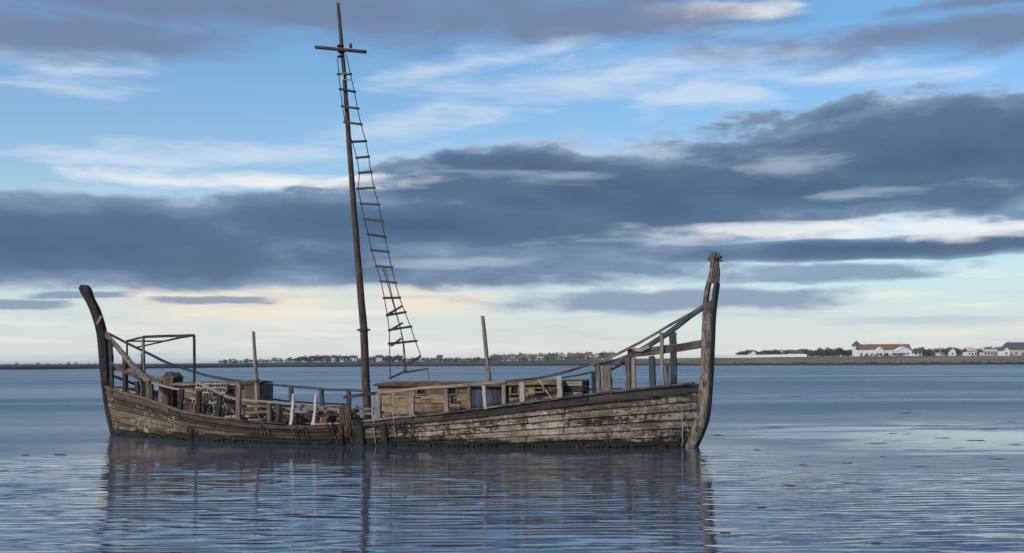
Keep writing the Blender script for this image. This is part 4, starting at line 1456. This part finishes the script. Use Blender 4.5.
# tower with pyramid cap
b0 = ground_at(856.5, 60)
tw = empty('tower', b0)
tag(tw, 'square white tower with dark pyramid cap at the red-roofed house', 'tower')
hw, hh = 2.3, 7.4
mesh('wall', [(-hw, -hw, -.4), (hw, -hw, -.4), (hw, hw, -.4), (-hw, hw, -.4), (-hw, -hw, hh), (hw, -hw, hh), (hw, hw, hh), (-hw, hw, hh)], [(0, 1, 5, 4), (1, 2, 6, 5), (2, 3, 7, 6), (3, 0, 4, 7), (4, 5, 6, 7)], 'white_render', tw)
ew = 3.0
mesh('roof', [(-ew, -ew, hh - .1), (ew, -ew, hh - .1), (ew, ew, hh - .1), (-ew, ew, hh - .1), (0, 0, hh + 3.2)], [(0, 1, 4), (1, 2, 4), (2, 3, 4), (3, 0, 4), (3, 2, 1, 0)], 'slate', tw)
for zz in (1.5, 4.8):
    mesh('window', [(-.5, -hw - .05, zz), (.5, -hw - .05, zz), (.5, -hw - .05, zz + 1.4), (-.5, -hw - .05, zz + 1.4), (-.5, -hw + .05, zz), (.5, -hw + .05, zz), (.5, -hw + .05, zz + 1.4), (-.5, -hw + .05, zz + 1.4)], [(0, 1, 2, 3), (0, 4, 5, 1), (1, 5, 6, 2), (2, 6, 7, 3), (3, 7, 4, 0)], 'pane', tw)
house('house', 'cream house with hipped grey-brown roof at the right land end', 1006, 1040, 55, 4.2, 4.2, 'cream_render', 'slate', depth=10, wins=5, chim=1, hip=.25)
house('house', 'small white gable adjoining the hipped grey-roofed house', 1003, 1010, 50, 3.4, 2.2, 'white_render', 'slate', depth=8, gable=True, wins=1, chim=0, door=False)
house('house', 'long low cream bungalow between the grey-roofed house and the cottages', 984, 1003, 60, 2.8, 1.2, 'cream_render', 'cream_render', depth=8, wins=6, chim=0)
house('house', 'white cottage with gable end among the low cottages', 949, 956, 70, 3.0, 2.4, 'white_render', 'slate', depth=9, gable=True, wins=1, chim=0, door=False)
house('house', 'tan cottage beside the white gabled cottage', 940, 948, 80, 2.8, 2.0, 'cream_render', 'brown_brick', depth=9, wins=2, chim=1)
house('house', 'white bungalow with pale roof beyond the cottages', 968, 977, 75, 3.2, 1.8, 'white_render', 'pink_render', depth=9, wins=3, chim=1)
house('house', 'low tan shed among the cottages', 958, 966, 90, 2.8, 1.4, 'cream_render', 'brown_brick', depth=9, wins=2, chim=0)
house('house', 'low white shed right of the red-roofed house', 914, 922, 64, 2.2, 1.2, 'white_render', 'slate', depth=7, wins=2, chim=0)

# long low white wall with two white lodges
wl = empty('white_wall', ground_at(760, 42))
tag(wl, 'long low white wall along the shore near the bow', 'wall')
for i in range(15):
    a = ground_at(714 + 93 * i / 15, 42) - wl.location; b_ = ground_at(714 + 93 * (i + 1) / 15, 42) - wl.location
    h_ = 1.9
    a.z = b_.z = min(a.z, b_.z) - .3
    v_ = [(a.x, a.y, a.z), (b_.x - .1, b_.y, a.z), (b_.x - .1, b_.y + .4, a.z), (a.x, a.y + .4, a.z)]
    v_ += [(x, y, z + h_ + .3) for x, y, z in v_]
    mesh('panel', v_, [(0, 1, 5, 4), (1, 2, 6, 5), (2, 3, 7, 6), (3, 0, 4, 7), (4, 5, 6, 7)], 'white_render', wl)
house('house', 'small white lodge behind the middle of the low white wall', 750, 756, 50, 3.0, 1.9, 'white_render', 'slate', depth=7, gable=True, wins=1, chim=0, door=False)
house('house', 'white lodge behind the far end of the low white wall', 790, 803, 50, 2.7, 1.7, 'white_render', 'slate', depth=7, wins=3, chim=0)

# brick row on the middle shore
rb = random.Random(31)
spots = [(493, 499), (502, 508), (510, 516), (518, 527), (529, 537), (539, 545), (547, 556), (558, 566), (568, 574), (575, 585), (586, 592), (594, 600), (604, 611)]
words = ['pink rendered', 'red brick', 'brown brick', 'cream rendered']
for i, (a, b_) in enumerate(spots):
    k = [2, 0, 3, 1, 0, 3, 1, 0, 2, 1, 0, 3, 1][i]
    wall_ = ['pink_render', 'brick', 'brown_brick', 'white_render'][k]
    rf__ = ['slate', 'red_tile', 'brown_brick'][i % 3]
    house('house', ['pink rendered house in the terrace across the bay', 'red brick house in the terrace across the bay', 'brown brick house in the terrace across the bay', 'white rendered house in the terrace across the bay'][k],
          a, b_, 55 + rb.uniform(0, 40), rb.choice([2.8, 3.2, 3.8]), rb.uniform(1.5, 2.3), wall_, rf__, depth=8, wins=3, chim=1, gable=(i % 4 == 3), group='terrace houses across the bay ' + ['pink', 'red brick', 'brown brick', 'white'][k])
# white houses among trees
for i, (a, b_) in enumerate([(322, 327), (331, 335), (340, 346), (350, 356), (376, 382), (385, 391), (395, 400), (309, 313), (437, 442)]):
    house('house', 'white house among the dark trees across the bay', a, b_, 60 + rb.uniform(0, 50), rb.choice([2.6, 3.2]), rb.uniform(1.3, 1.9), 'white_render', 'slate', depth=8, wins=2, chim=1, group='white houses among the trees across the bay')


# trees: trunk and leafy crown
def make_tree_meshes(kind, seed):
    rt = random.Random(seed)
    h_ = 1.0
    tv, tf = [], []
    def limb(p, q, r0, r1):
        b0 = len(tv)
        ax = (q - p).normalized(); sd = ax.cross(Vector((0.3, 1, 0.2))).normalized(); up = ax.cross(sd)
        for c_, r_ in ((p, r0), (q, r1)):
            for k in range(5):
                an = k * 2 * math.pi / 5
                tv.append(c_ + sd * math.cos(an) * r_ + up * math.sin(an) * r_)
        for k in range(5):
            tf.append((b0 + k, b0 + (k + 1) % 5, b0 + 5 + (k + 1) % 5, b0 + 5 + k))
    limb(Vector((0, 0, -.05)), Vector((0.02, 0, .42)), .045, .03)
    tips = []
    for k in range(9):
        an = k * 1.05 + rt.random()
        q = Vector((math.cos(an) * rt.uniform(.2, .42), math.sin(an) * rt.uniform(.2, .42), rt.uniform(.18, .80)))
        limb(Vector((0.02, 0, rt.uniform(.08, .2))), q, .022, .008)
        tips.append(q)
    tips.append(Vector((0, 0, .85)))
    lv, lf = [], []
    for i in range(420):
        c_ = rt.choice(tips)
        d = Vector((rt.gauss(0, 1), rt.gauss(0, 1), rt.gauss(0, 1))).normalized() * rt.uniform(.02, .21)
        p = c_ + d
        s = rt.uniform(.03, .075)
        n_ = Vector((rt.gauss(0, 1), rt.gauss(0, 1), rt.gauss(0, 1))).normalized()
        a_ = n_.orthogonal().normalized() * s; b_ = n_.cross(a_).normalized() * s * .8
        b0 = len(lv)
        lv.extend([p - a_, p - b_, p + a_, p + b_])
        lf.append((b0, b0 + 1, b0 + 2, b0 + 3))
    mats = ['leaf_dark', 'leaf_olive', 'leaf_brown']
    me1 = bpy.data.meshes.new('trunk'); me1.from_pydata([tuple(v) for v in tv], [], tf); me1.materials.append(MATS['bark'])
    me2 = bpy.data.meshes.new('crown'); me2.from_pydata([tuple(v) for v in lv], [], lf); me2.materials.append(MATS[mats[kind]])
    return me1, me2


protos = [[make_tree_meshes(k, k * 10 + s) for s in range(3)] for k in range(3)]
TL = {0: 'dark green', 1: 'olive green', 2: 'bare brown'}


def tree(px, d, h_, wd, kind, label, group):
    b0 = ground_at(px, d); b0.z -= .1
    o = empty('tree', b0, rt.random() * 6.28)
    tag(o, label, 'tree', group)
    m1, m2 = protos[kind][rt.randrange(3)]
    for nm, me in (('trunk', m1), ('crown', m2)):
        c = bpy.data.objects.new(nm, me)
        col.objects.link(c); c.parent = o
        c.scale = (wd, wd, h_)
    return o


rt = random.Random(77)
def belt(p0, p1, n, d0, d1, h0, h1, kinds, place):
    for i in range(n):
        k = rt.choice(kinds)
        pxx = p0 + (p1 - p0) * (i + rt.uniform(.1, .9)) / n
        h_ = rt.uniform(h0, h1)
        tree(pxx, rt.uniform(d0, d1), h_, h_ * rt.uniform(1.0, 1.9), k, TL[k] + ' ' + place[0], TL[k] + ' ' + place[1])


belt(288, 402, 52, 66, 140, 2.6, 6.0, [0, 0, 1], ('tree among the white houses across the bay', 'trees among white houses'))
belt(402, 492, 40, 36, 110, 2.0, 3.6, [0, 0, 1], ('low tree in the belt between white houses and terrace', 'trees in the low belt'))
belt(490, 612, 26, 110, 160, 4.6, 7.2, [1, 2, 0], ('tree behind the terrace across the bay', 'trees behind the terrace'))
belt(490, 612, 22, 40, 52, 1.8, 3.4, [1, 2, 0], ('garden shrub before the terrace across the bay', 'shrubs before the terrace'))
belt(218, 288, 20, 30, 90, 2.2, 4.0, [0, 1], ('shrubby tree on the low spit', 'shrubs on the low spit'))
belt(738, 806, 26, 56, 100, 4.0, 6.4, [0, 2], ('tree behind the low white wall', 'trees behind the white wall'))
belt(806, 855, 34, 40, 90, 3.6, 6.4, [2, 2, 0], ('shrub between the white wall and the tower', 'shrubs left of the tower'))
belt(860, 905, 14, 32, 42, 1.5, 2.4, [0, 1], ('low shrub before the long white house', 'shrubs before the white house'))
belt(916, 1004, 36, 60, 140, 4.2, 6.6, [0, 1, 2], ('tree among the cottages', 'trees among the cottages'))
belt(0, 104, 10, 25, 60, .9, 1.8, [0, 1], ('tiny shrub on the far left spit', 'shrubs on the left spit'))

# ------------------------------------------------------------------ faint sea haze
gm = bpy.data.materials.new('haze_air')
gm.use_nodes = True
MATS['haze_air'] = gm
gg = NG(gm.node_tree)
out = gg.n('ShaderNodeOutputMaterial')
pv = gg.n('ShaderNodeVolumePrincipled')
pv.inputs['Color'].default_value = (0.86, 0.92, 1.0, 1)
pv.inputs['Density'].default_value = 0.00011
pv.inputs['Anisotropy'].default_value = 0.0
gg.link(pv.outputs[0], out.inputs['Volume'])
lo, hi = (-9500, -600, -2.0), (9500, 14500, 17.0)
hv = [(x, y, z) for z in (lo[2], hi[2]) for (x, y) in ((lo[0], lo[1]), (hi[0], lo[1]), (hi[0], hi[1]), (lo[0], hi[1]))]
tag(mesh('haze', hv, [(0, 3, 2, 1), (4, 5, 6, 7), (0, 1, 5, 4), (1, 2, 6, 5), (2, 3, 7, 6), (3, 0, 4, 7)], 'haze_air'), kind='stuff')
